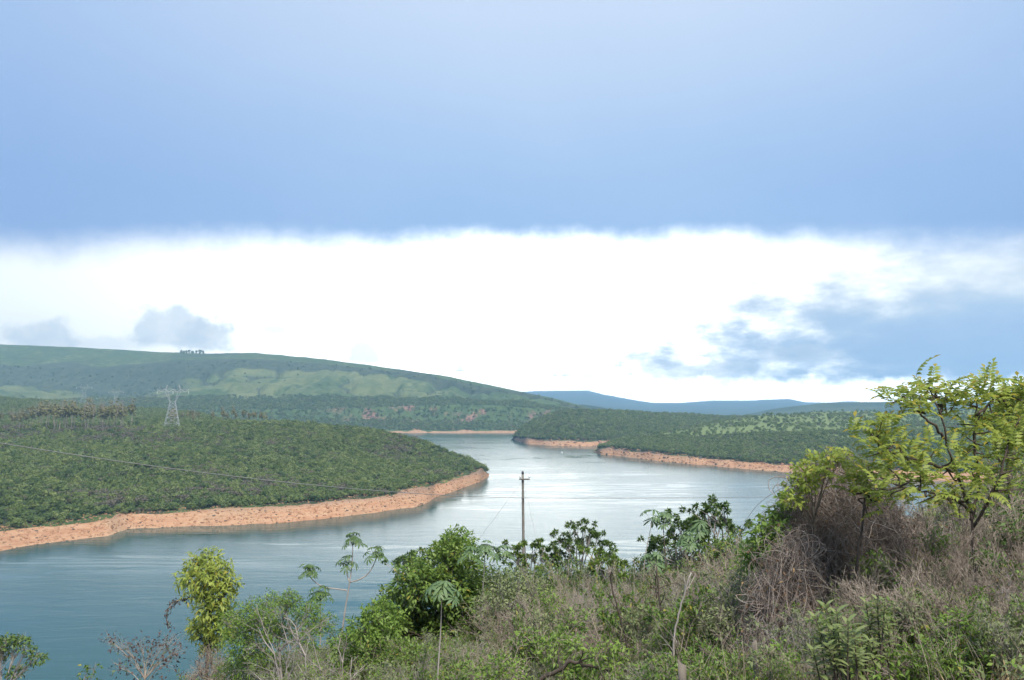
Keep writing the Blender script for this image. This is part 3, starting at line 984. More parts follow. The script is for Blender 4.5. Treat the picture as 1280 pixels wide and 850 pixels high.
# ------------------------------------------------------------------ pylons, mast, pole and wires
plain_mat('galvanised_steel', (.42, .43, .44), (.54, .55, .56), .55, .3, .1)
plain_mat('insulator_glass', (.5, .55, .55), (.7, .74, .72), .25, .5)
plain_mat('wire_metal', (.20, .20, .20), (.30, .30, .30), .5, .4, .5)
wood_mat('pole_wood', (.13, .12, .105), (.22, .205, .185), 4.0)
wood_mat('post_wood', (.10, .085, .07), (.19, .165, .14), 4.0)


def bars(name, pairs, rad, mat, parent, k=4):
    V, q = tubes([p[0] for p in pairs], [p[1] for p in pairs], [rad] * len(pairs), [rad] * len(pairs), k)
    return obj(name, mesh_np(name, V, [q], [MATS[mat]]), parent)


def pylon(x, d, z, h, rz, label, thick=.16, arm=True):
    e = empty('lattice_pylon', (x, d, z), rz)
    tag(e, label, 'pylon', None)
    b, w, hw = h * .17, h * .055, h * .62
    base = [np.array([sx * b, sy * b * .8, -.5]) for sx, sy in ((-1, -1), (1, -1), (1, 1), (-1, 1))]
    top = [np.array([sx * w, sy * w, hw]) for sx, sy in ((-1, -1), (1, -1), (1, 1), (-1, 1))]
    for i in range(4):
        bars('leg', [(base[i], top[i])], thick * 1.5, 'galvanised_steel', e)
    br = []
    for i in range(4):
        j = (i + 1) % 4
        for a0, a1 in zip((0, .24, .44, .60, .74, .87), (.24, .44, .60, .74, .87, 1.0)):
            A0, A1 = base[i] + (top[i] - base[i]) * a0, base[i] + (top[i] - base[i]) * a1
            B0, B1 = base[j] + (top[j] - base[j]) * a0, base[j] + (top[j] - base[j]) * a1
            br += [(A0, B1), (B0, A1), (A1, B1)]
    bars('bracing', br, thick * .7, 'galvanised_steel', e)
    # flared head with a long crossarm
    hd = []
    for sy in (-1, 1):
        y = sy * w
        L0, R0 = np.array([-w, y, hw]), np.array([w, y, hw])
        L1, R1 = np.array([-h * .16, y, h * .84]), np.array([h * .16, y, h * .84])
        L2, R2 = np.array([-h * .12, y, h * 1.0]), np.array([h * .12, y, h * 1.0])
        hd += [(L0, L1), (R0, R1), (L1, L2), (R1, R2), (L0, R0), (L0, (L1 + np.array([h * .06, 0, 0]))), (R0, (R1 - np.array([h * .06, 0, 0])))]
        xs = np.linspace(-h * .34, h * .34, 9)
        hd += [(np.array([xs[0], 0, h * .90]), np.array([xs[-1], 0, h * .90])), (np.array([xs[1], y, h * .84]), np.array([xs[-2], y, h * .84]))]
        for k in range(8):
            a, c_ = xs[k], xs[k + 1]
            z0, z1 = (h * .90, h * .84) if k % 2 == 0 else (h * .84, h * .90)
            hd.append((np.array([a, y * .6, z0]), np.array([c_, y * .6, z1])))
        hd += [(L2, np.array([-h * .16, y, h * .90])), (R2, np.array([h * .16, y, h * .90]))]
    bars('crossarm', hd, thick * 1.05, 'galvanised_steel', e)
    tips = []
    for s in (-.33, 0, .33):
        p0 = np.array([s * h, 0, h * .86]); p1 = p0 - np.array([0, 0, h * .075])
        V, f = path_tube([p0, p0 * .7 + p1 * .3, p0 * .3 + p1 * .7, p1], [.12, .28, .28, .1], 6)
        obj('insulator', mesh_np('insulator', V, f, [MATS['insulator_glass']]), e)
        tips.append(p1)
    ca, sa = math.cos(rz), math.sin(rz)
    return e, [np.array([x + p[0] * ca - p[1] * sa, d + p[0] * sa + p[1] * ca, z + p[2]]) for p in tips]


def sag_wire(name, a, b, sag, rad, label, group=None, n=28):
    a, b = np.asarray(a, float), np.asarray(b, float)
    t = np.linspace(0, 1, n)[:, None]
    P = a + (b - a) * t
    P[:, 2] -= sag * 4 * (t * (1 - t))[:, 0]
    V, f = path_tube(P, np.full(n, rad), 5)
    o = obj(name, mesh_np(name, V, f, [MATS['wire_metal']]))
    return tag(o, label, 'cable', group)


def site(px_, d, sheetdata):
    x = (px_ - 640) / F * d
    return x, d, ground_at(sheetdata, x, d)

x, d, z = site(217, 900, PENS)
p1, t1 = pylon(x, d, z, 47, .25, 'tall grey lattice pylon with wide crossarm beside the gum tree grove', .095)
x, d, z = site(106, 1560, PENS)
p2, t2 = pylon(x, d, z, 40, .2, 'faint lattice pylon rising behind the tops of the gum tree grove', .05)
x, d, z = site(150, 1900, PENS)
x2, d2, z2 = site(146, 1500, PENS)
p3, t3 = pylon(x2, d2, z2, 36, .2, 'small faint lattice pylon between the gum tree grove and the tall pylon', .05)
for a, b in zip(t1, t3):
    sag_wire('transmission_line', a, b, 9, .05, 'thin conductor strung from the tall pylon back to the small faint pylon', 'conductors strung from the tall pylon')
# conductors running from the tall pylon across the plateau to the left
xe, de = -880, 960
for a, off in zip(t1, (-9, 0, 9)):
    sag_wire('transmission_line', a, (xe, de + off * 2, 82), 22, .13, 'long sagging conductor hanging in front of the gum tree grove', 'conductors hanging before the grove')
x, d, z = site(319, 3600, OH)
e = empty('radio_mast', (x, d, z), 0)
tag(e, 'thin radio mast on the crest of the open hill', 'mast')
mh = 38
bars('leg', [((-.8, 0, -1), (-.3, 0, mh)), ((.8, 0, -1), (.3, 0, mh)), ((0, .9, -1), (0, .3, mh))], .22, 'galvanised_steel', e)
bars('bracing', [((-.8 + .5 * k / 10, 0, mh * k / 10), (.8 - .5 * (k + 1) / 10, 0, mh * (k + 1) / 10)) for k in range(10)], .15, 'galvanised_steel', e)
x, d, z = site(312, 3600, OH)
e = empty('radio_mast', (x, d, z), 0)
tag(e, 'shorter radio mast beside the thin one on the crest of the open hill', 'mast')
bars('leg', [((-.7, 0, -1), (-.3, 0, 24)), ((.7, 0, -1), (.3, 0, 24)), ((0, .8, -1), (0, .3, 24))], .2, 'galvanised_steel', e)
bars('bracing', [((-.7 + .4 * k / 8, 0, 24 * k / 8), (.7 - .4 * (k + 1) / 8, 0, 24 * (k + 1) / 8)) for k in range(8)], .13, 'galvanised_steel', e)

# motor boat on the lake ----------------------------------------------------------------------
plain_mat('boat_white', (.75, .76, .76), (.82, .82, .8), .35, .5)
plain_mat('boat_dark', (.03, .04, .05), (.06, .06, .07), .3, .5)
def boat():
    d = float(water_d(702, 566.0))
    e = empty('motor_boat', ((702 - 640) / F * d, d, 0), math.radians(78))
    tag(e, 'small white motor boat out on the lake off the headland', 'boat')
    L, W = 7.5, 2.3
    st = np.linspace(0, 1, 9)
    V = []
    for s in st:
        w = W / 2 * (1 - max(0, (s - .45) / .55) ** 2.2)
        xx = (s - .5) * L
        zt = .75 + .35 * s * s
        V += [(xx, -w, zt), (xx - .1, -w * .72, .05 + .3 * max(0, s - .7)), (xx, 0, -.3 + .5 * max(0, s - .7) * 2), (xx - .1, w * .72, .05 + .3 * max(0, s - .7)), (xx, w, zt), (xx, w * .82, zt - .12), (xx, -w * .82, zt - .12)]
    q = []
    for i in range(8):
        for k in range(7):
            q.append((i * 7 + k, i * 7 + (k + 1) % 7, (i + 1) * 7 + (k + 1) % 7, (i + 1) * 7 + k))
    obj('hull', mesh_np('hull', V, [q, [(0, 6, 5), (0, 5, 4)], [(0, 4, 3, 1)], [(1, 3, 2)]], [MATS['boat_white']]), e)
    bars('windscreen', [((.5, -.8, .9), (.1, -.75, 1.5)), ((.5, .8, .9), (.1, .75, 1.5)), ((.1, -.75, 1.5), (.1, .75, 1.5))], .06, 'boat_dark', e)
    Vc = [(x, y, z) for z in (1.95, 2.03) for y in (-.9, .9) for x in (-1.6, .6)]
    obj('canopy', mesh_np('canopy', Vc, [[(0, 2, 3, 1), (4, 5, 7, 6), (0, 1, 5, 4), (2, 6, 7, 3), (0, 4, 6, 2), (1, 3, 7, 5)]], [MATS['boat_white']]), e)
    bars('canopy_post', [((-1.5, s * .85, .7), (-1.5, s * .85, 1.95)) for s in (-1, 1)] + [((.5, s * .85, .8), (.5, s * .85, 1.95)) for s in (-1, 1)], .035, 'boat_dark', e)
    Vm = [(x, y, z) for z in (.1, 1.15) for y in (-.22, .22) for x in (-4.15, -3.7)]
    obj('outboard_motor', mesh_np('outboard_motor', Vm, [[(0, 2, 3, 1), (4, 5, 7, 6), (0, 1, 5, 4), (2, 6, 7, 3), (0, 4, 6, 2), (1, 3, 7, 5)]], [MATS['boat_dark']]), e)
boat()

# ------------------------------------------------------------------ near hillside
leaf_mat('bright_leaf', (.19, .27, .048), (.42, .48, .11), (.42, .36, .07), .5, 3.0, .45, .05)
leaf_mat('mid_leaf', (.070, .145, .025), (.20, .285, .060), (.28, .26, .05), .35, 1.4, .5, .05)
leaf_mat('fresh_leaf', (.10, .19, .034), (.24, .345, .066), None, .38, 1.6, .5)
leaf_mat('dark_leaf', (.050, .105, .024), (.125, .195, .048), None, .3, 2.0, .45)
leaf_mat('grey_leaf', (.12, .160, .070), (.235, .265, .125), None, .3, 3.0, .6)
leaf_mat('cecropia_leaf', (.085, .155, .065), (.16, .235, .105), None, .3, 1.0, .55)
leaf_mat('dead_leaf', (.10, .055, .035), (.20, .125, .075), (.30, .20, .09), .25, 3.0, .7, .2)
leaf_mat('purple_leaf', (.055, .030, .034), (.13, .085, .070), (.10, .14, .05), .25, 3.0, .6, .15)
leaf_mat('broad_leaf', (.12, .18, .060), (.28, .31, .13), (.50, .27, .06), .35, 4.0, .4, .07)
wood_mat('twig_brown', (.17, .135, .105), (.41, .35, .295), 3.0)
wood_mat('vine_bark', (.14, .11, .09), (.35, .285, .245), 3.0)
wood_mat('twig_grey', (.20, .18, .165), (.38, .345, .32), 3.0)
wood_mat('dark_bark', (.045, .036, .030), (.115, .092, .075), 9.0)
wood_mat('straw', (.20, .155, .085), (.36, .29, .17), 3.0)


def gz(x, y):
    x = np.asarray(x, float); y = np.asarray(y, float)
    xs = np.where(x > 0, 17 * np.tanh(x / 17), 60 * np.tanh(x / 60))
    z = -1.7 - .17 * y - 1.3 * sstep(y, 0, 8) + .29 * xs
    edge = 43 + .35 * np.clip(x, -30, 60)
    dr = np.maximum(0, y - edge)
    z = z - .62 * dr * dr / (dr + 12)
    z = z - .25 * np.maximum(0, -x - 14) * sstep(y, -5, 20)
    return H + z + fbm(x / 6, y / 6, 4, 201) * .35 + fbm(x / 1.3, y / 1.3, 2, 205) * .05


def hillside():
    xs = np.concatenate([np.linspace(-200, -31, 48), np.linspace(-30, 34, 129), np.linspace(36, 240, 60)])
    ys = np.concatenate([np.linspace(-40, -1, 20), np.linspace(0, 60, 121), np.linspace(62, 330, 90)])
    X, Y = np.meshgrid(xs, ys)
    Z = np.maximum(gz(X, Y), -9)
    idx = np.arange(X.size).reshape(X.shape)
    q = np.stack([idx[:-1, :-1], idx[:-1, 1:], idx[1:, 1:], idx[1:, :-1]], -1).reshape(-1, 4)
    o = obj('hillside', mesh_np('hillside', np.stack([X, Y, Z], -1).reshape(-1, 3), [q], [MATS['hillside_soil']], smooth=True))
    o['kind'] = 'structure'
hillside()


def W(px_, py_, d):
    a, b = ray(px_, py_)
    return np.array([float(a) * d, d, H + float(b) * d])


def foot(px_, d, sink=.1):
    x = (px_ - 640) / F * d
    return np.array([x, d, float(gz(x, d)) - sink])


def clump_leaves(r, C, R, n, L, Wd, hollow=.55, up=.25, droop=.2, sq=(1, 1, .85)):
    """leaves spread through the outer part of a rounded spray"""
    d = rdir(r, n, up)
    rad = R * (hollow + (1.05 - hollow) * r.random(n) ** .7) * (1 + .22 * np.sin(d[:, 0] * 5 + d[:, 1] * 4 + d[:, 2] * 6 + r.random() * 6))
    P = np.asarray(C) + d * rad[:, None] * np.array(sq)
    A = unit(d * .7 + r.normal(size=(n, 3)) * .55 + np.array([0, 0, -.15]))
    Nn = unit(np.array([0, 0, 1.]) + d * .5 + r.normal(size=(n, 3)) * .4)
    s = .65 + .7 * r.random(n)
    return leaves(P, A, Nn, L * s, Wd * s, .12, droop)


def lobed_tree(name, label, cat, base, lobes, leafL, leafW, dens, lmat, wmat, seed, trad=.07, group=None, hollow=.5, twig=30, droop=.25, lsq=(1, 1, .85), extra=None):
    """trunk, limbs reaching into each spray, twigs, and leaf sprays; lobes are world points with radius"""
    r = np.random.default_rng(seed)
    base = np.asarray(base, float)
    e = empty(name, tuple(base))
    tag(e, label, cat, group)
    lob = [(np.asarray(l[:3], float) - base, l[3]) for l in lobes]
    cen = np.mean([l[0] for l in lob], 0)
    top = max(l[0][2] for l in lob)
    low = min(l[0][2] - l[1] for l in lob)
    fork = np.array([cen[0] * .35, cen[1] * .35, max(.25 * top, low * .8)])
    tr = spline([np.array([0, 0, -.4]), fork * .5 + r.normal(size=3) * .05, fork, np.array([cen[0] * .7, cen[1] * .7, top * .75])], 12)
    V, f = path_tube(tr, np.linspace(trad, trad * .4, 12), 7)
    obj('trunk', mesh_np('trunk', V, f, [MATS[wmat]]), e)
    P0, P1, R0, R1 = [], [], [], []
    lv = []
    for c, R in lob:
        st = tr[int(np.clip(np.abs(tr[:, 2] - max(c[2] - .5 * np.hypot(*(c[:2])) - R * .5, fork[2] * .6)).argmin(), 2, 10))]
        pa = spline([st, (st + c) / 2 + np.array([0, 0, .12 * np.linalg.norm(c - st)]) + r.normal(size=3) * .06, c], 7)
        rr = np.linspace(trad * .45, trad * .15, 7)
        P0 += list(pa[:-1]); P1 += list(pa[1:]); R0 += list(rr[:-1]); R1 += list(rr[1:])
        for _ in range(twig):
            s0 = pa[r.integers(3, 7)]
            q = c + rdir(r, 1, .25)[0] * R * (.6 + .45 * r.random())
            m_ = (s0 + q) / 2 + r.normal(size=3) * R * .12
            P0 += [s0, m_]; P1 += [m_, q]; R0 += [trad * .12, trad * .08]; R1 += [trad * .08, .003]
        n = int(dens * R * R)
        lv.append(clump_leaves(r, c, R, n, leafL, leafW, hollow, .25, droop, lsq))
    V, q = tubes(P0, P1, np.maximum(R0, .003), np.maximum(R1, .0025), 4)
    obj('branches', mesh_np('branches', V, [q], [MATS[wmat]]), e)
    V, q = join(lv)
    obj('crown', mesh_np('crown', V, [q], [MATS[lmat]]), e)
    return e


def px_lobes(lst, d, seed, dj=.6):
    r = np.random.default_rng(seed)
    out = []
    for l in lst:
        dd = d + r.uniform(-dj, dj)
        out.append((*W(l[0], l[1], dd), l[2] / F * dd))
    return out


# --- rounded green tree and its neighbours in the middle -------------------------------------
lobed_tree('green_tree', 'full leafy green tree with rounded crown on the slope left of the power pole', 'tree', foot(553, 30),
           px_lobes([(566, 690, 22), (545, 705, 26), (520, 728, 30), (585, 712, 22), (560, 735, 34), (500, 758, 30), (535, 765, 34), (590, 755, 34), (622, 748, 26), (480, 785, 28), (515, 800, 36), (565, 795, 38), (610, 785, 32), (548, 825, 36), (640, 765, 22), (470, 805, 24)], 30, 1, 1.1),
           .15, .075, 1900, 'mid_leaf', 'dark_bark', 11, .11, twig=26, hollow=.35)
lobed_tree('green_tree', 'yellow green spray of a young tree poking above the full rounded crown', 'tree', foot(572, 32.5),
           px_lobes([(572, 668, 11), (561, 674, 10), (584, 678, 12), (570, 688, 14), (590, 690, 9), (556, 690, 12)], 32.5, 2, .4), .15, .07, 1600, 'fresh_leaf', 'dark_bark', 12, .06, twig=14)
lobed_tree('leafy_bush', 'bright green bush tumbling down the left flank of the rounded green tree', 'bush', foot(462, 27),
           px_lobes([(455, 790, 24), (478, 772, 26), (440, 812, 26), (470, 815, 28), (500, 830, 30), (430, 838, 24), (465, 845, 28)], 27, 3, .8), .12, .06, 2000, 'fresh_leaf', 'twig_brown', 13, .06, twig=24)
lobed_tree('leafy_bush', 'olive bush under the power pole with bare grey twigs beside it', 'bush', foot(640, 26),
           px_lobes([(625, 735, 22), (650, 728, 22), (672, 738, 20), (640, 755, 24), (668, 762, 22), (610, 760, 22)], 26, 4, .9), .10, .05, 1700, 'grey_leaf', 'twig_grey', 14, .05, twig=34)
# --- upright tree on the left -------------------------------------------------------------------
lobed_tree('upright_tree', 'upright narrow tree with drooping yellow green leaves standing alone against the lake', 'tree', foot(266, 30),
           px_lobes([(262, 698, 13), (246, 707, 15), (276, 712, 15), (238, 724, 16), (262, 724, 18), (286, 728, 14), (250, 742, 18), (278, 746, 18), (262, 764, 18), (283, 768, 14), (250, 782, 16), (272, 788, 18), (290, 790, 10), (245, 792, 10), (262, 806, 14)], 30, 5, .4),
           .19, .06, 1500, 'bright_leaf', 'dark_bark', 15, .10, twig=18, droop=.45, hollow=.35)
lobed_tree('vine_thicket', 'brown dry vine thicket round the foot of the upright narrow tree', 'bush', foot(262, 29.2),
           px_lobes([(262, 822, 18), (278, 832, 20), (250, 838, 18), (270, 850, 22), (290, 848, 16), (240, 850, 14)], 29.2, 6, .5), .06, .04, 260, 'purple_leaf', 'twig_brown', 16, .04, twig=110)
def hanging_vine():
    e = empty('hanging_vine', tuple(W(243, 746, 29.9)))
    tag(e, 'dry brown vine arching out from the side of the upright narrow tree', 'vine')
    b = W(243, 746, 29.9)
    p = spline([W(246, 746, 29.9) - b, W(232, 749, 29.8) - b, W(219, 752, 29.6) - b, W(210, 762, 29.5) - b, W(208, 772, 29.5) - b, W(213, 784, 29.5) - b], 24)
    V, f = path_tube(p, np.linspace(.022, .008, 24), 5)
    obj('stem', mesh_np('stem', V, f, [MATS['twig_brown']]), e)
    r = np.random.default_rng(8)
    P = p[r.integers(2, 24, 150)] + r.normal(size=(150, 3)) * .05
    V, q = leaves(P, rdir(r, 150, -.6), rdir(r, 150, .6), .07 + .06 * r.random(150), .04)
    obj('foliage', mesh_np('foliage', V, [q], [MATS['purple_leaf']]), e)
hanging_vine()

# --- bushes at the lower left ----------------------------------------------------------------------
lobed_tree('flat_topped_bush', 'flat topped dark green bush with grey branches low in the lower corner by the lake', 'bush', foot(14, 28),
           px_lobes([(8, 803, 15), (24, 802, 13), (-8, 806, 16), (46, 824, 12), (36, 812, 9), (0, 818, 15), (-25, 815, 20), (20, 840, 12)], 28, 7, .5), .11, .055, 1600, 'dark_leaf', 'twig_grey', 17, .06, twig=26, lsq=(1, 1, .5))
lobed_tree('leafy_bush', 'little green sprig between the flat topped bush and the purple leaved shrub', 'bush', foot(112, 27),
           px_lobes([(110, 836, 7), (120, 834, 6), (106, 846, 8), (116, 850, 8)], 27, 8, .2), .12, .07, 420, 'mid_leaf', 'twig_brown', 18, .025, twig=8)
lobed_tree('purple_shrub', 'thin shrub with sparse purple brown leaves standing against the lake', 'bush', foot(188, 27),
           px_lobes([(135, 798, 11), (150, 806, 14), (165, 818, 16), (175, 805, 14), (192, 812, 18), (208, 802, 14), (222, 800, 10), (182, 835, 20), (210, 830, 18), (150, 835, 16), (218, 818, 12), (226, 812, 8)], 27, 9, .4), .10, .06, 260, 'purple_leaf', 'twig_brown', 19, .035, twig=14, hollow=.2)
# --- feathery bush with pale branches ----------------------------------------------------------------
lobed_tree('feathery_bush', 'feathery green bush with bare silvery branches in front of the small umbrella leaved tree', 'bush', foot(372, 25),
           px_lobes([(340, 758, 20), (362, 752, 16), (385, 768, 20), (312, 770, 22), (330, 785, 26), (300, 800, 26), (355, 790, 22), (405, 782, 16), (318, 825, 28), (295, 838, 24), (350, 835, 20), (382, 800, 18), (285, 775, 12)], 25, 10, .9), .085, .032, 3600, 'fresh_leaf', 'twig_grey', 20, .06, twig=46, hollow=.25)


def bare_tree(name, label, base, h, seed, mat, spec=None, lean=(0, 0, 1), rad=.045, stems=3, cat='bush', group=None, spread=.35):
    r = np.random.default_rng(seed)
    spec = spec or [dict(n=7, kids=7, ang=38, ratio=.5, wig=.16, up=.05, fork=2), dict(n=6, kids=5, ang=42, ratio=.5, wig=.2, up=.03), dict(n=5, kids=3, ang=40, ratio=.5, wig=.2), dict(n=3, wig=.25)]
    segs, tips = [], []
    for k in range(stems):
        d = unit((np.array(lean, float) + np.array([r.normal() * spread, r.normal() * spread, 0]))[None])[0]
        grow(r, (r.normal() * .06, r.normal() * .06, -.15), d, h * (.6 + .3 * r.random()), rad * (.7 + .5 * r.random()), 0, spec, segs, tips)
    e = empty(name, tuple(base))
    tag(e, label, cat, group)
    V, q = seg_mesh(segs, .0035)
    obj('branches', mesh_np('branches', V, [q], [MATS[mat]]), e)
    return e, segs, tips

bare_tree('bare_bush', 'silvery leafless bush tangled into the feathery green bush', foot(382, 23.5), 2.9, 41, 'twig_grey', rad=.04, stems=4)
bare_tree('bare_bush', 'silvery leafless branches fanning out below the small umbrella leaved tree', foot(425, 24.5), 2.5, 42, 'twig_grey', rad=.035, stems=4, spread=.5)

# --- trees with umbrella leaves (cecropia kind): every leaf its own piece --------------------------------
def umbrella_leaf_mesh(seed, n=9, mat='cecropia_leaf'):
    r = np.random.default_rng(seed)
    V, q = [], []
    for k in range(n):
        a = (k / n) * 2 * math.pi * .94 + r.normal() * .05
        L = .5 * (.8 + .25 * math.cos(a * .5) ** 2 + .12 * r.random())
        w = .070
        c, s = math.cos(a), math.sin(a)
        dz = lambda t: -.95 * t * t
        b = len(V)
        for t, ww in ((.03, .012), (.55 * L, w), (.85 * L, w * .8), (L, .0), (.85 * L, -w * .8), (.55 * L, -w)):
            V.append((t * c - ww * s, t * s + ww * c, dz(t) - .03 * abs(ww) * 10 * .3))
        q += [(b, b + 1, b + 5, b + 5), ]
        q[-1] = (b, b + 5, b + 1)
        q += [(b + 1, b + 5, b + 4, b + 2), (b + 2, b + 4, b + 3)]
    tri = [f for f in q if len(f) == 3]; quad = [f for f in q if len(f) == 4]
    return mesh_np('umbrella_leaf', V, [tri, quad], [MATS[mat]])
UML = {m_: [umbrella_leaf_mesh(s, 9, m_) for s in range(3)] for m_ in ('cecropia_leaf', 'dark_leaf')}


def cecropia(label, base, paths, heads, size, seed, wmat='twig_grey', trad=.05, nleaf=10, reach=1.0, lm='cecropia_leaf'):
    """paths: polylines of world points, heads: world points carrying leaves"""
    r = np.random.default_rng(seed)
    base = np.asarray(base, float)
    e = empty('umbrella_leaf_tree', tuple(base))
    tag(e, label, 'tree')
    for i, p in enumerate(paths):
        p = spline([np.asarray(x) - base for x in p], 14)
        V, f = path_tube(p, np.linspace(trad * (1 if i == 0 else .6), trad * .35, 14), 6)
        obj('trunk' if i == 0 else 'limb', mesh_np('trunk', V, f, [MATS[wmat]]), e)
    P0, P1, lf = [], [], []
    for hd in heads:
        c = np.asarray(hd[:3]) - base
        nl = hd[3] if len(hd) > 3 else nleaf
        for k in range(nl):
            a = k * 2.4 + r.random() * .5
            tilt = .15 + .85 * (k / nl)
            L = size * reach * (.45 + .5 * r.random())
            d = np.array([math.cos(a) * math.sin(tilt * 1.55), math.sin(a) * math.sin(tilt * 1.55), math.cos(tilt * 1.75)])
            q = c + d * L
            P0.append(c - np.array([0, 0, .03])); P1.append(q)
            o = bpy.data.objects.new('leaf', UML[lm][int(r.integers(3))])
            o.location = q
            nv = Vector((d[0] * .75, d[1] * .75, .75 + .2 * r.random()))
            o.rotation_euler = (nv.to_track_quat('Z', 'Y') @ Matrix.Rotation(r.random() * 6.28, 4, 'Z').to_quaternion()).to_euler()
            s = size * (.75 + .45 * r.random())
            o.scale = (s, s, s)
            lf.append(o)
    V, q = tubes(P0, P1, [trad * .16] * len(P0), [trad * .1] * len(P0), 4)
    cr = obj('crown', mesh_np('leaf_stalks', V, [q], [MATS['cecropia_leaf']]), e)
    for o in lf:
        link(o, cr)
    return e

b = foot(428, 38)
cecropia('slender tree with umbrella leaves and two curved side limbs standing clear against the lake', b,
         [[b, W(431, 765, 38), W(436, 735, 38), W(440, 705, 38), W(441, 681, 38)],
          [W(434, 738, 38), W(420, 736, 38), W(405, 734, 37.8), W(392, 726, 37.7), W(386, 719, 37.7)],
          [W(437, 728, 38), W(450, 724, 38), W(461, 716, 38.2), W(467, 706, 38.3), W(471, 697, 38.3)],
          [W(437, 728, 38), W(434, 718, 38.1), W(434, 708, 38.2)]],
         [W(441, 680, 38), W(471, 696, 38.3), W(386, 718, 37.7), (*W(434, 708, 38.2), 8)], .50, 51, trad=.055, nleaf=14, reach=1.25, lm='dark_leaf')
b = foot(402, 37)
cecropia('short tree with umbrella leaves growing out of the feathery green bush', b, [[b, W(401, 790, 37), W(400, 752, 37)]], [(*W(400, 750, 37), 16)], .52, 52, trad=.05, reach=1.5, lm='dark_leaf')
b = foot(548, 17)
cecropia('umbrella leaved sapling on a thin pale stem before the rounded green tree', b, [[b, W(548, 830, 17), W(551, 785, 17), W(552, 748, 17)]], [(*W(552, 746, 17), 12)], .44, 53, trad=.026, reach=.9)
b = foot(602, 29)
cecropia('umbrella leaved treetop showing between the rounded green tree and the power pole', b, [[b, W(604, 730, 29), W(606, 695, 29)]], [(*W(606, 692, 29), 12), (*W(628, 698, 29.3), 7), (*W(585, 700, 28.8), 6)], .5, 54, trad=.04, reach=1.3)
for lab, px_, d, py_, n, sz in (('umbrella leaved sapling with a bare dark stem standing up against the lake', 829, 27, 656, 9, .5), ('low umbrella leaved sapling in the twigs right of the power pole', 818, 22, 706, 9, .45),
                                ('umbrella leaved sapling half hidden among ball leaved treetops', 858, 25, 682, 9, .5), ('wide umbrella leaved sapling behind the reddish twigs', 872, 27, 668, 10, .55)):
    b = foot(px_, d)
    cecropia(lab, b, [[b, (b + W(px_ + 2, py_, d)) / 2, W(px_, py_, d)]], [(*W(px_, py_ - 1, d), n)], sz, int(px_), trad=.035, wmat='dark_bark')
b = foot(800, 26.5)
cecropia('drooping umbrella leaf on a long stalk just above the twigs right of the pole', b, [[b, W(806, 700, 26.5), W(815, 652, 26.5)]], [(*W(815, 652, 26.5), 4)], .45, 61, trad=.02, wmat='twig_brown')

# --- trees whose leaves stand in balls at the twig ends -----------------------------------------------
def ball_leaf_tree(label, base, tips, seed, R=.26, lmat='dark_leaf', n=80, L=.13, trad=.06, wmat='twig_grey'):
    r = np.random.default_rng(seed)
    base = np.asarray(base, float)
    e = empty('ball_leaf_tree', tuple(base))
    tag(e, label, 'tree')
    T = [np.asarray(t) - base for t in tips]
    cen = np.mean(T, 0)
    f1 = np.array([cen[0] * .6, cen[1] * .6, cen[2] * .55])
    p = spline([np.array([0, 0, -.3]), f1 * .5 + r.normal(size=3) * .08, f1], 10)
    V, f = path_tube(p, np.linspace(trad, trad * .6, 10), 6)
    obj('trunk', mesh_np('trunk', V, f, [MATS[wmat]]), e)
    segs, lv = [], []
    for t in T:
        s0 = p[r.integers(6, 10)]
        k = spline([s0, s0 * .45 + t * .55 + np.array([r.normal() * .12, r.normal() * .12, -.12]), t], 7)
        rr = np.linspace(trad * .5, .012, 7)
        segs += [(k[i], k[i + 1], rr[i], rr[i + 1]) for i in range(6)]
        subs = [t] + [t + r.normal(size=3) * R * np.array([1.3, 1.3, .6]) for _ in range(4)]
        for q in subs:
            segs.append((k[4], q, .014, .008))
            d = rdir(r, n // 2, .45)
            A = unit(d + np.array([0, 0, -.12]))
            V, qq = leaves(q + d * .02, A, unit(np.array([0, 0, 1.]) + r.normal(size=(n // 2, 3)) * .3), L * (.8 + .5 * r.random(n // 2)), L * .42, .1, .3)
            lv.append((V, qq))
    V, q = seg_mesh([s + (0,) for s in segs], .004)
    obj('branches', mesh_np('branches', V, [q], [MATS[wmat]]), e)
    V, q = join(lv)
    obj('crown', mesh_np('crown', V, [q], [MATS[lmat]]), e)

def pts(lst, d, seed, dj=.7):
    r = np.random.default_rng(seed)
    return [W(a, b_, d + r.uniform(-dj, dj)) for a, b_ in lst]
ball_leaf_tree('dark ball leaved tree with open grey branches right of the power pole', foot(728, 34), pts([(690, 680), (704, 668), (712, 674), (723, 655), (728, 662), (738, 664), (748, 668), (757, 678), (700, 690), (716, 690), (736, 678), (750, 688), (725, 684), (690, 695), (708, 702), (760, 694)], 34, 71), 72)
ball_leaf_tree('low ball leaved tree clustered round the foot of the power pole', foot(662, 34), pts([(646, 686), (656, 680), (666, 682), (676, 690), (640, 694), (654, 696), (668, 700), (682, 698), (690, 704), (638, 706), (676, 710)], 34, 73), 74, lmat='mid_leaf')
ball_leaf_tree('tall ball leaved tree overtopping the twigs beside the lake view', foot(893, 28), pts([(878, 640), (885, 638), (896, 634), (904, 635), (868, 648), (862, 652), (900, 655), (912, 652), (884, 655), (924, 662), (935, 655)], 28, 75), 76, R=.2, n=60)
ball_leaf_tree('ball leaved tree with many small heads left of the tall one', foot(850, 28), pts([(836, 652), (842, 660), (853, 655), (862, 660), (870, 656), (825, 672), (815, 678), (832, 678), (846, 672), (864, 676), (812, 690), (880, 672)], 28, 77), 78, R=.2, n=56)
ball_leaf_tree('small ball leaved tree leaning out over the lake from the green crown', foot(505, 33), pts([(497, 702), (506, 697), (512, 700), (518, 693), (508, 708), (516, 712)], 33, 79), 80, R=.16, n=56)
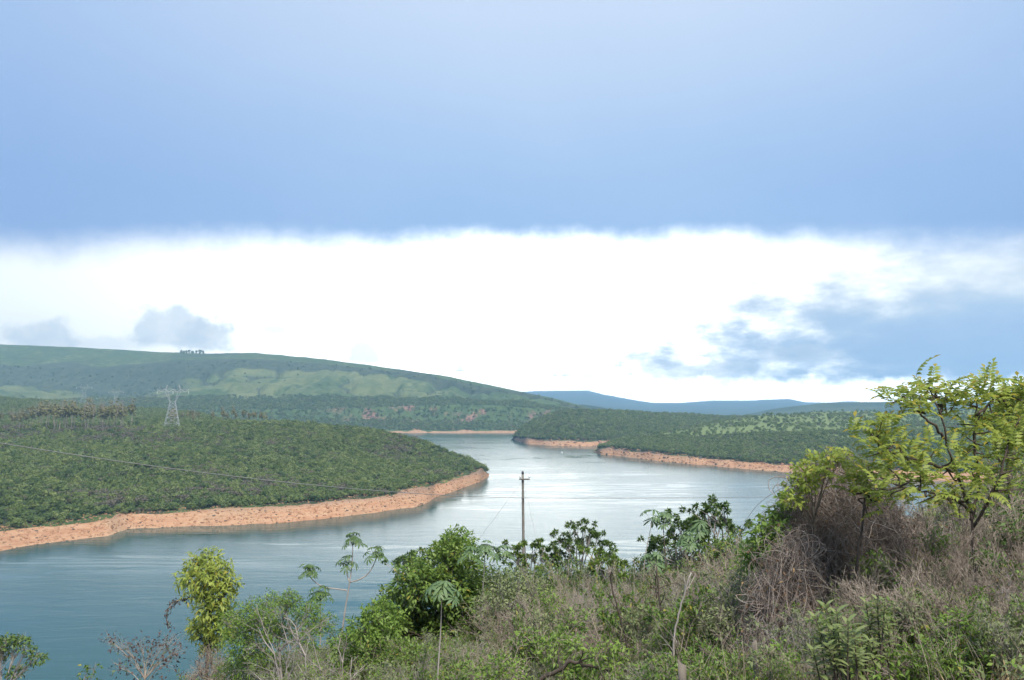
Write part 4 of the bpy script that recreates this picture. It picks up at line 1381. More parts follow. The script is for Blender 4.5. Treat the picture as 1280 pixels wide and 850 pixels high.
ball_leaf_tree('dark ball leaved bush at the lake edge between two twig thickets', foot(772, 27), pts([(745, 690), (758, 702), (768, 698), (776, 708), (752, 712), (764, 716), (780, 720)], 27, 81), 82, R=.22, n=60, lmat='mid_leaf')

# --- tree with feathery compound leaves on the right: every leaf its own piece ---------------------------
def compound_leaf_mesh(seed):
    r = np.random.default_rng(seed)
    n = 7
    t = np.linspace(.12, 1, n)
    L = .30
    arc = np.stack([t * L, t * 0, .05 * np.sin(t * 2.2) - .09 * t * t], -1)
    P, A, Nn, ln = [], [], [], []
    for i in range(n - 1):
        for s in (-1, 1):
            P.append(arc[i]); A.append((.45 + .3 * t[i], s, -.25 + .15 * r.normal())); Nn.append((0, r.normal() * .2, 1)); ln.append(.105 * (1 - .35 * abs(t[i] - .5)))
    P.append(arc[-1]); A.append((1, 0, -.3)); Nn.append((0, 0, 1)); ln.append(.11)
    ln = np.array(ln)
    V, q = leaves(P, A, Nn, ln * 1.0, ln * .46, .1, .3)
    st = np.concatenate([[[0, 0, 0]], arc])
    V2, q2 = tubes(st[:-1], st[1:], [.004] * n, [.003] * n, 3)
    V, q = join([(V, q), (V2, q2)])
    return mesh_np('compound_leaf', V, [q], [MATS['bright_leaf']])
CML = [compound_leaf_mesh(90 + s) for s in range(4)]


def compound_tree(label, base, limbs, clusters, seed, nper, trad=.075, wmat='dark_bark', sc=1.0, extra=(), nx=0):
    r = np.random.default_rng(seed)
    base = np.asarray(base, float)
    e = empty('compound_leaf_tree', tuple(base))
    tag(e, label, 'tree')
    allp = []
    for i, p in enumerate(limbs):
        p = spline([np.asarray(x) - base for x in p], 16)
        r0 = trad * (1 if i == 0 else .5)
        V, f = path_tube(p + r.normal(size=p.shape) * .012, np.linspace(r0, r0 * .35, 16), 7)
        obj('trunk' if i == 0 else 'limb', mesh_np('limb', V, f, [MATS[wmat]]), e)
        allp.append(p)
    allp = np.concatenate(allp)
    segs, lf = [], []
    for c in clusters:
        c = np.asarray(c) - base
        j = np.argmin(np.linalg.norm(allp - c, axis=1) + .6 * np.maximum(0, allp[:, 2] - c[2]))
        k = spline([allp[j], (allp[j] + c) / 2 + r.normal(size=3) * .06 - np.array([0, 0, .04]), c], 6)
        rr = np.linspace(.018, .007, 6)
        segs += [(k[i], k[i + 1], rr[i], rr[i + 1], 0) for i in range(5)]
        for m_ in range(nper):
            a = m_ * 2.4 + r.random()
            t = .15 + .85 * r.random()
            d = Vector((math.cos(a) * t, math.sin(a) * t, 1.05 - t + r.normal() * .15))
            o = bpy.data.objects.new('leaf', CML[int(r.integers(4))])
            o.location = c + r.normal(size=3) * np.array([.10, .10, .07])
            o.rotation_euler = (d.to_track_quat('X', 'Z')).to_euler()
            s = sc * (.55 + .75 * r.random())
            o.scale = (s, s, s)
            lf.append(o)
    more = []
    src = []
    for m_ in CML:
        co = np.zeros(len(m_.vertices) * 3, np.float32); m_.vertices.foreach_get('co', co)
        fi = np.zeros(len(m_.loops), np.int32); m_.loops.foreach_get('vertex_index', fi)
        src.append((co.reshape(-1, 3), fi.reshape(-1, 4)))
    for c in extra:
        c = np.asarray(c) - base
        j = np.argmin(np.linalg.norm(allp - c, axis=1) + .6 * np.maximum(0, allp[:, 2] - c[2]))
        k = spline([allp[j], (allp[j] + c) / 2 + r.normal(size=3) * .08, c], 6)
        rr = np.linspace(.014, .006, 6)
        segs += [(k[i], k[i + 1], rr[i], rr[i + 1], 0) for i in range(5)]
        for m_ in range(nx):
            a = m_ * 2.4 + r.random(); t = .15 + .85 * r.random()
            R_ = np.array(Vector((math.cos(a) * t, math.sin(a) * t, 1.0 - t + r.normal() * .15)).to_track_quat('X', 'Z').to_matrix())
            v, f = src[int(r.integers(4))]
            more.append(((v * sc * (.55 + .75 * r.random())) @ R_.T + c + r.normal(size=3) * np.array([.10, .10, .07]), f))
    if more:
        V, q = join(more)
        tag(obj('crown', mesh_np('crown', V, [q], [MATS['bright_leaf']]), e), kind='stuff')
    V, q = seg_mesh(segs, .004)
    br = obj('branches', mesh_np('branches', V, [q], [MATS[wmat]]), e)
    for o in lf:
        link(o, br)

D = 13.0
b = foot(1224, D)
compound_tree('open crowned tree with bright feathery leaves reaching above the hills on the right', b,
              [[b - np.array([0, 0, .3]), W(1222, 730, D), W(1216, 680, D), W(1214, 640, D)],
               [W(1214, 645, D), W(1196, 590, D), W(1184, 555, D), W(1176, 520, D - .1), W(1168, 500, D - .1), W(1161, 484, D)],
               [W(1182, 550, D), W(1165, 530, D - .2), W(1148, 515, D - .3), W(1132, 498, D - .4)],
               [W(1174, 515, D), W(1182, 500, D + .2), W(1188, 484, D + .3)],
               [W(1216, 650, D), W(1224, 600, D + .3), W(1218, 550, D + .3), W(1220, 515, D + .3), W(1222, 486, D + .3)],
               [W(1220, 520, D + .3), W(1240, 502, D + .5), W(1258, 485, D + .6)],
               [W(1216, 660, D), W(1236, 625, D - .2), W(1252, 590, D - .3), W(1262, 550, D - .2), W(1276, 520, D)],
               [W(1215, 640, D), W(1190, 622, D - .4), W(1160, 615, D - .7), W(1125, 608, D - .9)],
               [W(1190, 590, D), W(1150, 575, D - .5), W(1110, 562, D - .7), W(1092, 548, D - .7)]],
              [W(x_, y_, D + dj) for x_, y_, dj in ((1161, 486, 0), (1150, 496, -.2), (1128, 498, -.4), (1114, 504, -.5), (1140, 506, -.3), (1168, 492, .1), (1186, 498, .3), (1176, 505, .1), (1150, 512, -.3), (1222, 486, .3), (1214, 498, .2),
               (1236, 492, .5), (1254, 496, .6), (1266, 504, .6), (1278, 500, .5), (1206, 500, .2), (1232, 508, .4), (1192, 508, .2), (1102, 528, -.7), (1088, 545, -.7), (1118, 540, -.6), (1098, 562, -.8), (1122, 555, -.5), (1134, 575, -.7), (1170, 560, -.2),
               (1188, 568, -.3), (1200, 592, -.3), (1110, 585, -.8), (1150, 592, -.7), (1214, 585, .2), (1128, 602, -.9), (1165, 612, -.8), (1095, 610, -.9), (1188, 618, -.5), (1215, 612, -.4), (1256, 560, -.2), (1272, 530, 0), (1244, 535, .3), (1206, 545, .3), (1270, 555, -.2))],
              101, 7, .050, sc=.98, nx=4,
              extra=[W(x_, y_, D + dj) for x_, y_, dj in ((1098, 545, -.6), (1110, 556, -.4), (1082, 572, -.6), (1120, 572, -.3), (1145, 580, -.4), (1100, 596, -.5), (1138, 612, -.6), (1158, 600, -.3), (1176, 590, 0), (1182, 606, -.2), (1150, 628, -.6), (1115, 622, -.7), (1175, 630, -.4), (1200, 622, -.2), (1205, 570, .3), (1222, 560, .4),
                     (1238, 572, .1), (1232, 598, 0), (1252, 585, -.2), (1268, 590, -.2), (1262, 575, 0), (1284, 560, .1), (1280, 545, .2), (1250, 520, .5), (1268, 512, .5), (1284, 505, .5), (1228, 528, .4), (1196, 530, .3), (1240, 550, .3), (1226, 620, -.2), (1248, 612, -.2), (1276, 612, -.2), (1200, 648, -.3), (1132, 520, -.4), (1160, 500, 0), (1172, 482, 0), (1232, 482, .3), (1246, 496, .5))])
D2 = 17
b = foot(1262, D2)
compound_tree('smaller feathery leaved tree crowding behind the open crowned one', b, [[b - np.array([0, 0, .2]), W(1262, 620, D2), W(1260, 540, D2), W(1264, 500, D2)], [W(1260, 560, D2), W(1285, 520, D2), W(1300, 500, D2)]],
              [W(x_, y_, D2 + .3 * math.sin(x_)) for x_, y_ in ((1240, 520), (1255, 510), (1268, 500), (1280, 510), (1292, 505), (1250, 535), (1272, 530), (1290, 535), (1262, 550), (1282, 555), (1245, 560), (1300, 520), (1230, 540), (1310, 500))], 102, 9, .06, sc=1.3)
b = foot(1068, 13.6)
compound_tree('feathery leaved young tree rooted behind the dead vine mound', b, [[b - np.array([0, 0, .2]), W(1072, 700, 13.6), W(1082, 620, 13.6), W(1086, 580, 13.6)]],
              [W(x_, y_, 13.5) for x_, y_ in ((1072, 598), (1090, 590), (1062, 612), (1084, 622), (1100, 635), (1105, 612), (1050, 590))], 103, 8, .035)

lobed_tree('leafy_bush', 'dense olive green bush behind the trunk of the open crowned tree', 'bush', foot(1262, 20), px_lobes([(1240, 580, 20), (1268, 565, 22), (1290, 580, 24), (1252, 605, 22), (1280, 610, 24), (1235, 620, 18), (1310, 600, 26)], 20, 14, .8), .085, .04, 1500, 'mid_leaf', 'twig_brown', 104, .05, twig=40, hollow=.25)
lobed_tree('leafy_bush', 'dark green leafy bush low down right of the open crowned tree', 'bush', foot(1268, 15), px_lobes([(1250, 650, 16), (1268, 645, 18), (1285, 655, 18), (1262, 668, 18), (1280, 675, 18)], 15, 15, .5), .10, .045, 1500, 'dark_leaf', 'twig_brown', 105, .04, twig=26, hollow=.3)
lobed_tree('leafy_bush', 'straggling brown and green bush on the crest behind the dead vine hummock', 'bush', foot(1175, 24), px_lobes([(1160, 640, 16), (1180, 632, 18), (1200, 640, 16), (1172, 655, 18), (1192, 660, 18)], 24, 16, .8), .07, .035, 900, 'grey_leaf', 'twig_brown', 106, .04, twig=70, hollow=.2)
# --- mound of dead vines --------------------------------------------------------------------------
def vine_mound(label, base, lobes, seed, nst):
    """tangle of curling dead stems through a few rounded lobes (centre, radii)"""
    r = np.random.default_rng(seed)
    base = np.asarray(base, float)
    e = empty('vine_mound', tuple(base))
    tag(e, label, 'vines')
    C = np.array([np.asarray(l[0]) - base for l in lobes]); Rr = np.array([l[1] for l in lobes])
    P0, P1, R0, R1 = [], [], [], []
    for s in range(nst):
        k = r.choice(len(C), p=np.prod(Rr, 1) ** .5 / (np.prod(Rr, 1) ** .5).sum())
        u_ = rdir(r, 1, .2)[0]
        p = C[k] + u_ * Rr[k] * (.45 + .6 * r.random() ** .5)
        d = rdir(r, 1)[0]
        curl = rdir(r, 1)[0] * r.normal() * .28
        rad = .0028 + .008 * r.random() ** 4
        n = r.integers(10, 22)
        st = .06 + .05 * r.random()
        for i in range(n):
            v = (p - C[k]) / Rr[k]
            q_ = np.linalg.norm(v)
            d = d + np.cross(curl, d) * .5 + r.normal(size=3) * .16 - (v / max(q_, .1)) * max(0, q_ - 1.0) * .9 + np.array([0, 0, -.07])
            d /= np.linalg.norm(d)
            q = p + d * st
            q[2] = max(q[2], -.02)
            P0.append(p); P1.append(q); R0.append(rad * (1 - .6 * i / n)); R1.append(rad * (1 - .6 * (i + 1) / n))
            p = q
    # stems trailing down to the ground
    for s in range(nst // 3):
        k = r.integers(len(C))
        p = C[k] + rdir(r, 1, .3)[0] * Rr[k] * .95
        d = np.array([r.normal() * .4, r.normal() * .4, -.6])
        for i in range(16):
            d = d * .9 + np.array([r.normal() * .13, r.normal() * .13, -.10]); q = p + d / np.linalg.norm(d) * .13
            if q[2] < -.05: break
            P0.append(p); P1.append(q); R0.append(.0045); R1.append(.004); p = q
    pale = r.random(len(P0)) < .2
    P0, P1, R0, R1 = map(np.array, (P0, P1, R0, R1))
    V, q = tubes(P0[~pale], P1[~pale], R0[~pale], R1[~pale], 3)
    obj('vine_stems', mesh_np('vine_stems', V, [q], [MATS['vine_bark']]), e)
    V, q = tubes(P0[pale], P1[pale], R0[pale], R1[pale], 3)
    obj('pale_vine_stems', mesh_np('pale_vine_stems', V, [q], [MATS['twig_grey']]), e)
    for k in range(len(C)):
        p = spline([np.array([r.normal() * .15, r.normal() * .15, -.2]), C[k] * .5 + r.normal(size=3) * .1, C[k] + np.array([0, 0, Rr[k][2] * .6])], 12)
        V, f = path_tube(p, np.linspace(.035, .012, 12), 6)
        obj('trunk', mesh_np('trunk', V, f, [MATS['dark_bark']]), e)
    n = 1100
    j = r.integers(0, len(P0), n)
    V, q = leaves(P0[j], rdir(r, n, -.4), rdir(r, n, .5), .05 + .05 * r.random(n), .035)
    obj('dead_leaves', mesh_np('dead_leaves', V, [q], [MATS['dead_leaf']]), e)
    return e
def vlobes(lst, d):
    return [(W(x_, y_, d + dj), np.array([rx, rx * .9, rz]) / F * d) for x_, y_, rx, rz, dj in lst]
vine_mound('tall grey brown mound of dead vines with green sprays on its shoulder', foot(1040, 15.2), vlobes([(1040, 606, 30, 30, 0), (1012, 626, 30, 34, -.1), (1068, 616, 34, 34, .3), (1096, 632, 26, 30, .4), (1012, 660, 40, 40, -.2), (1052, 675, 48, 44, -.4), (1030, 720, 50, 50, -.3), (1085, 690, 40, 44, .2), (1072, 740, 46, 50, 0)], 15.2), 111, 2300)
vine_mound('lower skirt of grey dead vines hanging left of the tall vine mound', foot(985, 13.6), vlobes([(990, 705, 26, 34, 0), (978, 745, 32, 40, 0), (992, 790, 36, 42, -.1), (965, 770, 24, 34, .1)], 13.6), 112, 900)
vine_mound('dead vine hummock between the tall vine mound and the open crowned tree', foot(1120, 16.5), vlobes([(1110, 668, 32, 24, 0), (1138, 690, 40, 30, 0), (1118, 715, 42, 36, -.2), (1165, 700, 36, 30, .2)], 16.5), 113, 900)
lobed_tree('leafy_vine', 'bright green vine leaves crowning the tall mound of dead vines', 'vine', foot(1012, 15.0),
           px_lobes([(1005, 590, 17), (1020, 580, 17), (1038, 574, 15), (1054, 572, 12), (996, 608, 16), (1010, 604, 14), (1030, 588, 12), (990, 626, 13), (1002, 622, 12)], 14.0, 12, .3), .085, .05, 2600, 'bright_leaf', 'twig_brown', 114, .03, twig=14, hollow=.4)
lobed_tree('leafy_vine', 'glossy green climber on the left flank of the dead vine mound by the lake', 'vine', foot(962, 14.4),
           px_lobes([(985, 625, 12), (972, 640, 12), (958, 652, 12), (950, 668, 14), (968, 660, 12), (978, 650, 10), (945, 685, 14), (965, 682, 14), (938, 700, 12), (958, 705, 12)], 14.3, 13, .3), .10, .058, 2600, 'fresh_leaf', 'twig_brown', 115, .035, twig=18, hollow=.35)

# --- broad leaved bush: every leaf its own piece ----------------------------------------------------
def broad_leaf_mesh(seed):
    r = np.random.default_rng(seed)
    L, w = .15, .052
    ts = np.array([0, .22, .5, .78, 1.0])
    ws = np.array([.06, .75, 1.0, .7, 0]) * w / 2
    V = []
    for t, k in zip(ts, ws):
        z = -.25 * L * t * t
        V += [(t * L, 0, z), (t * L, k, z + k * .35), (t * L, -k, z + k * .35)]
    q = []
    for i in range(4):
        a, c = i * 3, i * 3 + 3
        q += [(a, c, c + 1, a + 1), (a, a + 2, c + 2, c)]
    return mesh_np('broad_leaf', V, [q], [MATS['broad_leaf']], smooth=True)
BRL = [broad_leaf_mesh(0)]


def broad_bush(label, base, tips, seed, nper, sc=1.0):
    r = np.random.default_rng(seed)
    base = np.asarray(base, float)
    e = empty('broad_leaf_bush', tuple(base))
    tag(e, label, 'bush')
    segs, lf = [], []
    for t in tips:
        c = np.asarray(t) - base
        k = spline([np.array([r.normal() * .05, r.normal() * .05, -.1]), c * .45 + np.array([r.normal() * .08, r.normal() * .08, -.06]), c], 9)
        rr = np.linspace(.018, .005, 9)
        segs += [(k[i], k[i + 1], rr[i], rr[i + 1], 0) for i in range(8)]
        for m_ in range(nper):
            a = m_ * 2.4 + r.random() * .4
            f = m_ / nper
            pos = c - (c - k[6]) * (1 - f) * .9
            up = .1 + .9 * f
            d = Vector((math.cos(a), math.sin(a), up * .9 + r.normal() * .15))
            o = bpy.data.objects.new('leaf', BRL[0])
            o.location = pos
            o.rotation_euler = d.to_track_quat('X', 'Z').to_euler()
            s = sc * (.7 + .55 * r.random())
            o.scale = (s, s, s)
            lf.append(o)
    V, q = seg_mesh(segs, .004)
    br = obj('branches', mesh_np('branches', V, [q], [MATS['dark_bark']]), e)
    for o in lf:
        link(o, br)
b = foot(1058, 9.2)
broad_bush('broad leaved bush with pale green and orange tipped leaves below the dead vines', b,
           [W(x_, y_, 9.2 + .25 * math.sin(x_ * 1.7)) for x_, y_ in ((1018, 770), (1032, 756), (1046, 764), (1060, 776), (1024, 790), (1042, 786), (1058, 800), (1034, 806), (1016, 812), (1068, 790), (1050, 820), (1072, 815))], 121, 22)
b = foot(1098, 9.8)
broad_bush('slimmer broad leaved bush with upright shoots beside the pale leaved one', b, [W(x_, y_, 9.8 + .2 * math.sin(x_)) for x_, y_ in ((1082, 752), (1096, 748), (1106, 752), (1090, 770), (1108, 772), (1100, 796), (1086, 800))], 122, 20, .9)

# --- tall twiggy bushes that close up the slope on the right
TW = [dict(n=8, kids=9, ang=26, ratio=.5, wig=.08, up=.02, bare=.12, end=.25), dict(n=6, kids=5, ang=28, ratio=.5, wig=.1, up=.03), dict(n=5, kids=2, ang=30, ratio=.5, wig=.12), dict(n=3, wig=.15)]
rT = np.random.default_rng(131)
for n_, (px_, d_, top_) in enumerate([(1128, 15, 648), (1155, 17, 630), (1182, 15.5, 640), (1205, 18, 622), (1232, 16, 628), (1258, 14.5, 640), (1285, 17, 610), (1300, 14, 640), (1115, 13, 690), (1150, 13, 676), (1188, 13, 690), (1225, 12.5, 690), (1262, 12.5, 684),
                              (1095, 12, 735), (1135, 11.5, 728), (1172, 11, 745), (1212, 11, 735), (1250, 11, 742), (1288, 11, 730), (930, 19, 690), (905, 21, 690), (880, 19, 705), (850, 20, 712), (800, 21, 722), (770, 22, 722), (735, 20, 730), (700, 22, 726), (668, 20, 745)]):
    b = foot(px_, d_)
    where = 'rising under the open crowned feathery tree' if px_ > 1080 else 'standing below the ball leaved trees' if px_ > 790 else 'standing in front of the power pole'
    bare_tree('twig_thicket', 'tall fan of fine bare brown twigs ' + where, b, 1.2 * float(W(px_, top_, d_)[2] - b[2]), 700 + n_, 'twig_brown' if n_ % 3 else 'vine_bark', TW, (-.22 + .3 * rT.normal(), .1 * rT.normal(), 1), .013, 6, 'bush', 'fans of bare twigs ' + where, .3)
for n_, (px_, py_, d_, R_, lm_) in enumerate([(1095, 700, 14, 16, 'fresh_leaf'), (1170, 672, 14.5, 14, 'mid_leaf'), (1235, 690, 13, 14, 'dark_leaf'), (1265, 715, 12.5, 15, 'mid_leaf'), (1140, 760, 11, 14, 'grey_leaf'), (1200, 775, 10.5, 15, 'fresh_leaf'), (1255, 790, 10.2, 18, 'grey_leaf'), (1130, 830, 9.6, 22, 'fresh_leaf'), (1200, 838, 9.5, 20, 'mid_leaf'),
                                   (960, 820, 10.5, 14, 'grey_leaf'), (900, 770, 14, 16, 'grey_leaf'), (880, 815, 12, 18, 'mid_leaf'), (800, 770, 15, 15, 'grey_leaf'), (760, 810, 13, 16, 'fresh_leaf'), (700, 800, 14, 18, 'fresh_leaf'), (720, 770, 17, 14, 'mid_leaf'), (660, 800, 15, 18, 'mid_leaf'), (625, 830, 13, 18, 'fresh_leaf'), (590, 845, 14, 20, 'mid_leaf'), (820, 835, 11, 16, 'mid_leaf'), (685, 745, 21, 12, 'fresh_leaf'), (675, 775, 18, 14, 'grey_leaf')]):
    look = {'fresh_leaf': 'small bright green bush', 'mid_leaf': 'small mid green bush', 'dark_leaf': 'small dark green bush', 'grey_leaf': 'small dusty olive bush'}[lm_]
    where = 'in the bare twigs under the open crowned feathery tree' if px_ > 1080 else 'among the twigs near the weathered fence posts' if px_ > 780 else 'among the twigs in front of the power pole'
    lobed_tree('small_bush', look + ' ' + where, 'bush', foot(px_, d_), px_lobes([(px_, py_, R_), (px_ + R_ * 1.1, py_ + R_ * .5, R_ * .8), (px_ - R_, py_ + R_ * .6, R_ * .85), (px_ + 3, py_ + R_ * 1.3, R_)], d_, 800 + n_, .2), .075, .032, 2300, lm_, 'twig_brown', 820 + n_, .02, look.replace('bush', 'bushes') + ' ' + where, .2, 22)

for n_, (px_, py_, d_, R_, lm_) in enumerate([(612, 718, 31, 15, 'mid_leaf'), (640, 722, 30, 14, 'fresh_leaf'), (684, 716, 31, 15, 'mid_leaf'), (712, 712, 32, 15, 'dark_leaf'), (745, 712, 31, 15, 'grey_leaf'), (785, 718, 29, 13, 'mid_leaf'), (812, 706, 28, 14, 'grey_leaf'), (838, 694, 29, 15, 'mid_leaf'), (866, 696, 28, 15, 'grey_leaf'), (892, 682, 28, 15, 'fresh_leaf'), (918, 678, 27, 16, 'mid_leaf'), (940, 690, 24, 16, 'dark_leaf'), (905, 705, 24, 15, 'purple_leaf'), (930, 712, 22, 15, 'mid_leaf')]):
    look = {'fresh_leaf': 'bright green', 'mid_leaf': 'mid green', 'dark_leaf': 'dark green', 'grey_leaf': 'dusty olive', 'purple_leaf': 'reddish brown leaved'}[lm_]
    where = 'round the foot of the power pole' if px_ < 700 else 'below the open grey branched ball leaved tree' if px_ < 800 else 'round the stems of the tall ball leaved tree'
    lobed_tree('brow_bush', look + ' bush on the brow ' + where, 'bush', foot(px_, d_), px_lobes([(px_, py_, R_), (px_ + R_ * 1.0, py_ + R_ * .6, R_ * .9), (px_ - R_ * .9, py_ + R_ * .5, R_ * .9), (px_ + 2, py_ + R_ * 1.4, R_ * 1.1), (px_ - 8, py_ + R_ * 2.2, R_ * 1.1), (px_ + 10, py_ + R_ * 2.4, R_)], d_, 900 + n_, .5), .105, .05, 1500, lm_, 'twig_grey', 920 + n_, .04, look + ' bushes along the brow ' + where, .3, 24)
rB = np.random.default_rng(141)
for n_ in range(125):
    px_ = rB.uniform(600, 1300) if n_ < 105 else rB.uniform(300, 600)
    d_ = rB.uniform(10.5, 24)
    b = foot(px_, d_)
    g_ = 506 + (H - b[2]) / d_ * F
    R_ = rB.uniform(.12, .30) * F / d_
    py_ = g_ - R_ * rB.uniform(1.6, 3.2)
    if py_ < np.interp(px_, [300, 640, 950, 1000, 1300], [790, 735, 715, 740, 640]) or py_ > 880: continue
    lm_ = str(rB.choice(['fresh_leaf', 'mid_leaf', 'grey_leaf', 'dark_leaf', 'bright_leaf'], p=[.28, .28, .22, .1, .12]))
    look = {'fresh_leaf': 'low bright green bush', 'mid_leaf': 'low mid green bush', 'dark_leaf': 'low dark green bush', 'grey_leaf': 'low dusty olive bush', 'bright_leaf': 'low yellow green bush'}[lm_]
    where = 'in the herbs under the open crowned feathery tree' if px_ > 1080 else 'in the herbs near the fence posts and dead vines' if px_ > 780 else 'in the herbs round the dark fallen branch' if px_ > 620 else 'in the herbs below the rounded green tree'
    lobed_tree('low_bush', look + ' ' + where, 'bush', b, px_lobes([(px_, py_, R_), (px_ + R_ * 1.1, py_ + R_ * .5, R_ * .8), (px_ - R_, py_ + R_ * .6, R_ * .85), (px_ + 3, py_ + R_ * 1.3, R_)], d_, 1000 + n_, .2), rB.uniform(.05, .10), rB.uniform(.024, .045), 2300, lm_, 'twig_brown', 1100 + n_, .018, look.replace('bush', 'bushes') + ' ' + where, .2, 18)

# --- posts, fallen limb, leaning stem ------------------------------------------------------------------
def post(px_, d, py_top, rad, label, seed, lean=0.0):
    r = np.random.default_rng(seed)
    b_ = foot(px_, d, 0)
    h = float(W(px_, py_top, d)[2] - b_[2])
    e = empty('fence_post', tuple(b_))
    tag(e, label, 'post')
    k = 12
    n = 9
    V, q = [], []
    zz = np.linspace(-.4, h, n)
    for z in zz:
        for i in range(k):
            a = i / k * 2 * math.pi
            rr = rad * (1 + .10 * math.sin(a * 3 + seed) + .05 * r.normal())
            V.append((rr * math.cos(a) + lean * z, rr * math.sin(a), z + (0 if z < h else .03 * math.cos(a + seed) + .015 * r.normal())))
    for j in range(n - 1):
        for i in range(k):
            q.append((j * k + i, j * k + (i + 1) % k, (j + 1) * k + (i + 1) % k, (j + 1) * k + i))
    V.append((lean * h, 0, h - .01))
    tri = [((n - 1) * k + i, (n - 1) * k + (i + 1) % k, n * k) for i in range(k)]
    obj('shaft', mesh_np('shaft', V, [q, tri], [MATS['post_wood']]), e)
    bars('wire_staple', [((lean * h * .8, -rad * 1.04, h * .8), (lean * h * .8, -rad * 1.04, h * .8 + .05))], .006, 'wire_metal', e)
post(847, 10.5, 830, .05, 'thick weathered fence post stump among the low herbs', 3)
post(940, 10.8, 802, .030, 'slim weathered fence post leaning at the foot of the dead vines', 5, -.04)
def stem(name, label, pl, r0, r1, mat, k=7, cat='branch'):
    b_ = np.asarray(pl[0])
    e = empty(name, tuple(b_)); tag(e, label, cat)
    p = spline([np.asarray(x) - b_ for x in pl], 22)
    r = np.random.default_rng(len(label))
    V, f = path_tube(p + r.normal(size=p.shape) * r0 * .25, np.linspace(r0, r1, 22), k)
    obj('stem', mesh_np('stem', V, f, [MATS[mat]]), e)
    segs, tips = [], []
    for i in range(6):
        j = r.integers(8, 21)
        grow(r, p[j], r.normal(size=3) * .5 + np.array([0, 0, .6]), .35, r1 * .8, 0, [dict(n=4, kids=3, ang=40, ratio=.5, wig=.2), dict(n=3, wig=.2)], segs, tips)
    V, q = seg_mesh(segs, .003)
    obj('twigs', mesh_np('twigs', V, [q], [MATS[mat]]), e)
stem('leaning_stem', 'pale straight stem leaning among the brown twigs', [foot(838, 14), W(845, 780, 14), W(853, 750, 14), W(864, 716, 14)], .022, .012, 'twig_grey')
stem('fallen_branch', 'dark crooked fallen branch lying low in the green herbs', [W(660, 862, 13.5), W(682, 846, 13.4), W(700, 838, 13.3), W(712, 828, 13.2), W(735, 832, 13.2), W(765, 838, 13.2)], .04, .02, 'dark_bark')
stem('dark_stem', 'dark slender leaning stem rising through the brown twigs', [foot(790, 15), W(782, 800, 15), W(768, 745, 15), W(762, 715, 15)], .022, .012, 'dark_bark')
stem('dark_stem', 'dark upright stem carrying a few green leaves above the twigs', [foot(830, 16), W(829, 790, 16), W(823, 735, 16), W(820, 708, 16)], .022, .014, 'dark_bark')

# --- power pole and its wires ------------------------------------------------------------------------
def power_pole():
    d = 42.0
    b_ = foot(655, d, 0)
    top = W(653.4, 593, d)
    e = empty('power_pole', tuple(b_))
    tag(e, 'grey wooden power pole with short crossarm standing against the lake', 'utility pole')
    h = top - b_
    p = np.linspace([0, 0, -.8], h, 14)
    V, f = path_tube(p, np.linspace(.082, .062, 14), 10)
    obj('pole', mesh_np('pole', V, f, [MATS['pole_wood']], smooth=True), e)
    z = h[2] - .22
    Vc = [(h[0] + x, y - .15, z + zz) for zz in (-.035, .035) for y in (-.035, .035) for x in (-.17, .34)]
    arm = obj('crossarm', mesh_np('crossarm', Vc, [[(0, 2, 3, 1), (4, 5, 7, 6), (0, 1, 5, 4), (2, 6, 7, 3), (0, 4, 6, 2), (1, 3, 7, 5)]], [MATS['pole_wood']]), e)
    for x in (-.13, .32):
        V, f = path_tube([(h[0] + x, -.15, z + .05), (h[0] + x, -.15, z + .09), (h[0] + x, -.15, z + .13), (h[0] + x, -.15, z + .18)], [.02, .045, .05, .025], 8)
        obj('insulator', mesh_np('insulator', V, f, [MATS['insulator_glass']]), arm)
    V, f = path_tube([(h[0], 0, h[2] - .02), (h[0], 0, h[2] + .05), (h[0], 0, h[2] + .12), (h[0], 0, h[2] + .17)], [.05, .065, .06, .03], 8)
    obj('cap_insulator', mesh_np('cap_insulator', V, f, [MATS['boat_dark']]), e)
    zb = W(655, 622, d)[2] - b_[2]
    bars('bracket', [((h[0] * .8, -.08, zb), (h[0] * .8 + .16, -.2, zb))], .02, 'wire_metal', e)
    for (x0, y0), (x1, y1) in (((651, 604), (600, 672)), ((656, 606), (674, 690))):
        a, c = W(x0, y0, d - .05) - b_, W(x1, y1, d + (3 if x1 < 640 else -2)) - b_
        c = a + (c - a) * 1.6
        V, q = tubes([a], [c], [.006], [.006], 4)
        obj('guy_wire', mesh_np('guy_wire', V, [q], [MATS['wire_metal']]), e)
    return b_ + np.array([h[0] * .8 + .1, -.2, zb])
att = power_pole()
sag_wire('power_cable', W(-260, 508, 24), att, .55, .014, 'long pale cable sagging across the peninsula wood to the power pole', None, 40)
sag_wire('power_cable', att, W(1500, 604, 75), .35, .013, 'thin cable running from the power pole over the lake toward the dead vines', None, 30)

# --- shrubs over the slope ----------------------------------------------------------------------------
def dry_variant(seed, mat):
    r = np.random.default_rng(seed)
    segs, tips = [], []
    spec = [dict(n=6, kids=6, ang=34, ratio=.48, wig=.13, up=.06, bare=.15), dict(n=5, kids=4, ang=36, ratio=.55, wig=.16, up=.05), dict(n=4, kids=2, ang=36, ratio=.5, wig=.18), dict(n=3, wig=.2)]
    for k in range(9):
        a = r.random() * 6.28; t = .15 + .5 * r.random()
        grow(r, (r.normal() * .07, r.normal() * .07, -.08), (math.cos(a) * t, math.sin(a) * t, 1), .62 + .38 * r.random(), .008 + .006 * r.random(), 0, spec, segs, tips)
    V, q = seg_mesh(segs, .0026)
    return mesh_np('dry_branches', V, [q], [MATS[mat]]), segs, tips, r


DRY = [dry_variant(500 + i, 'twig_brown' if i % 3 else 'twig_grey') for i in range(6)]


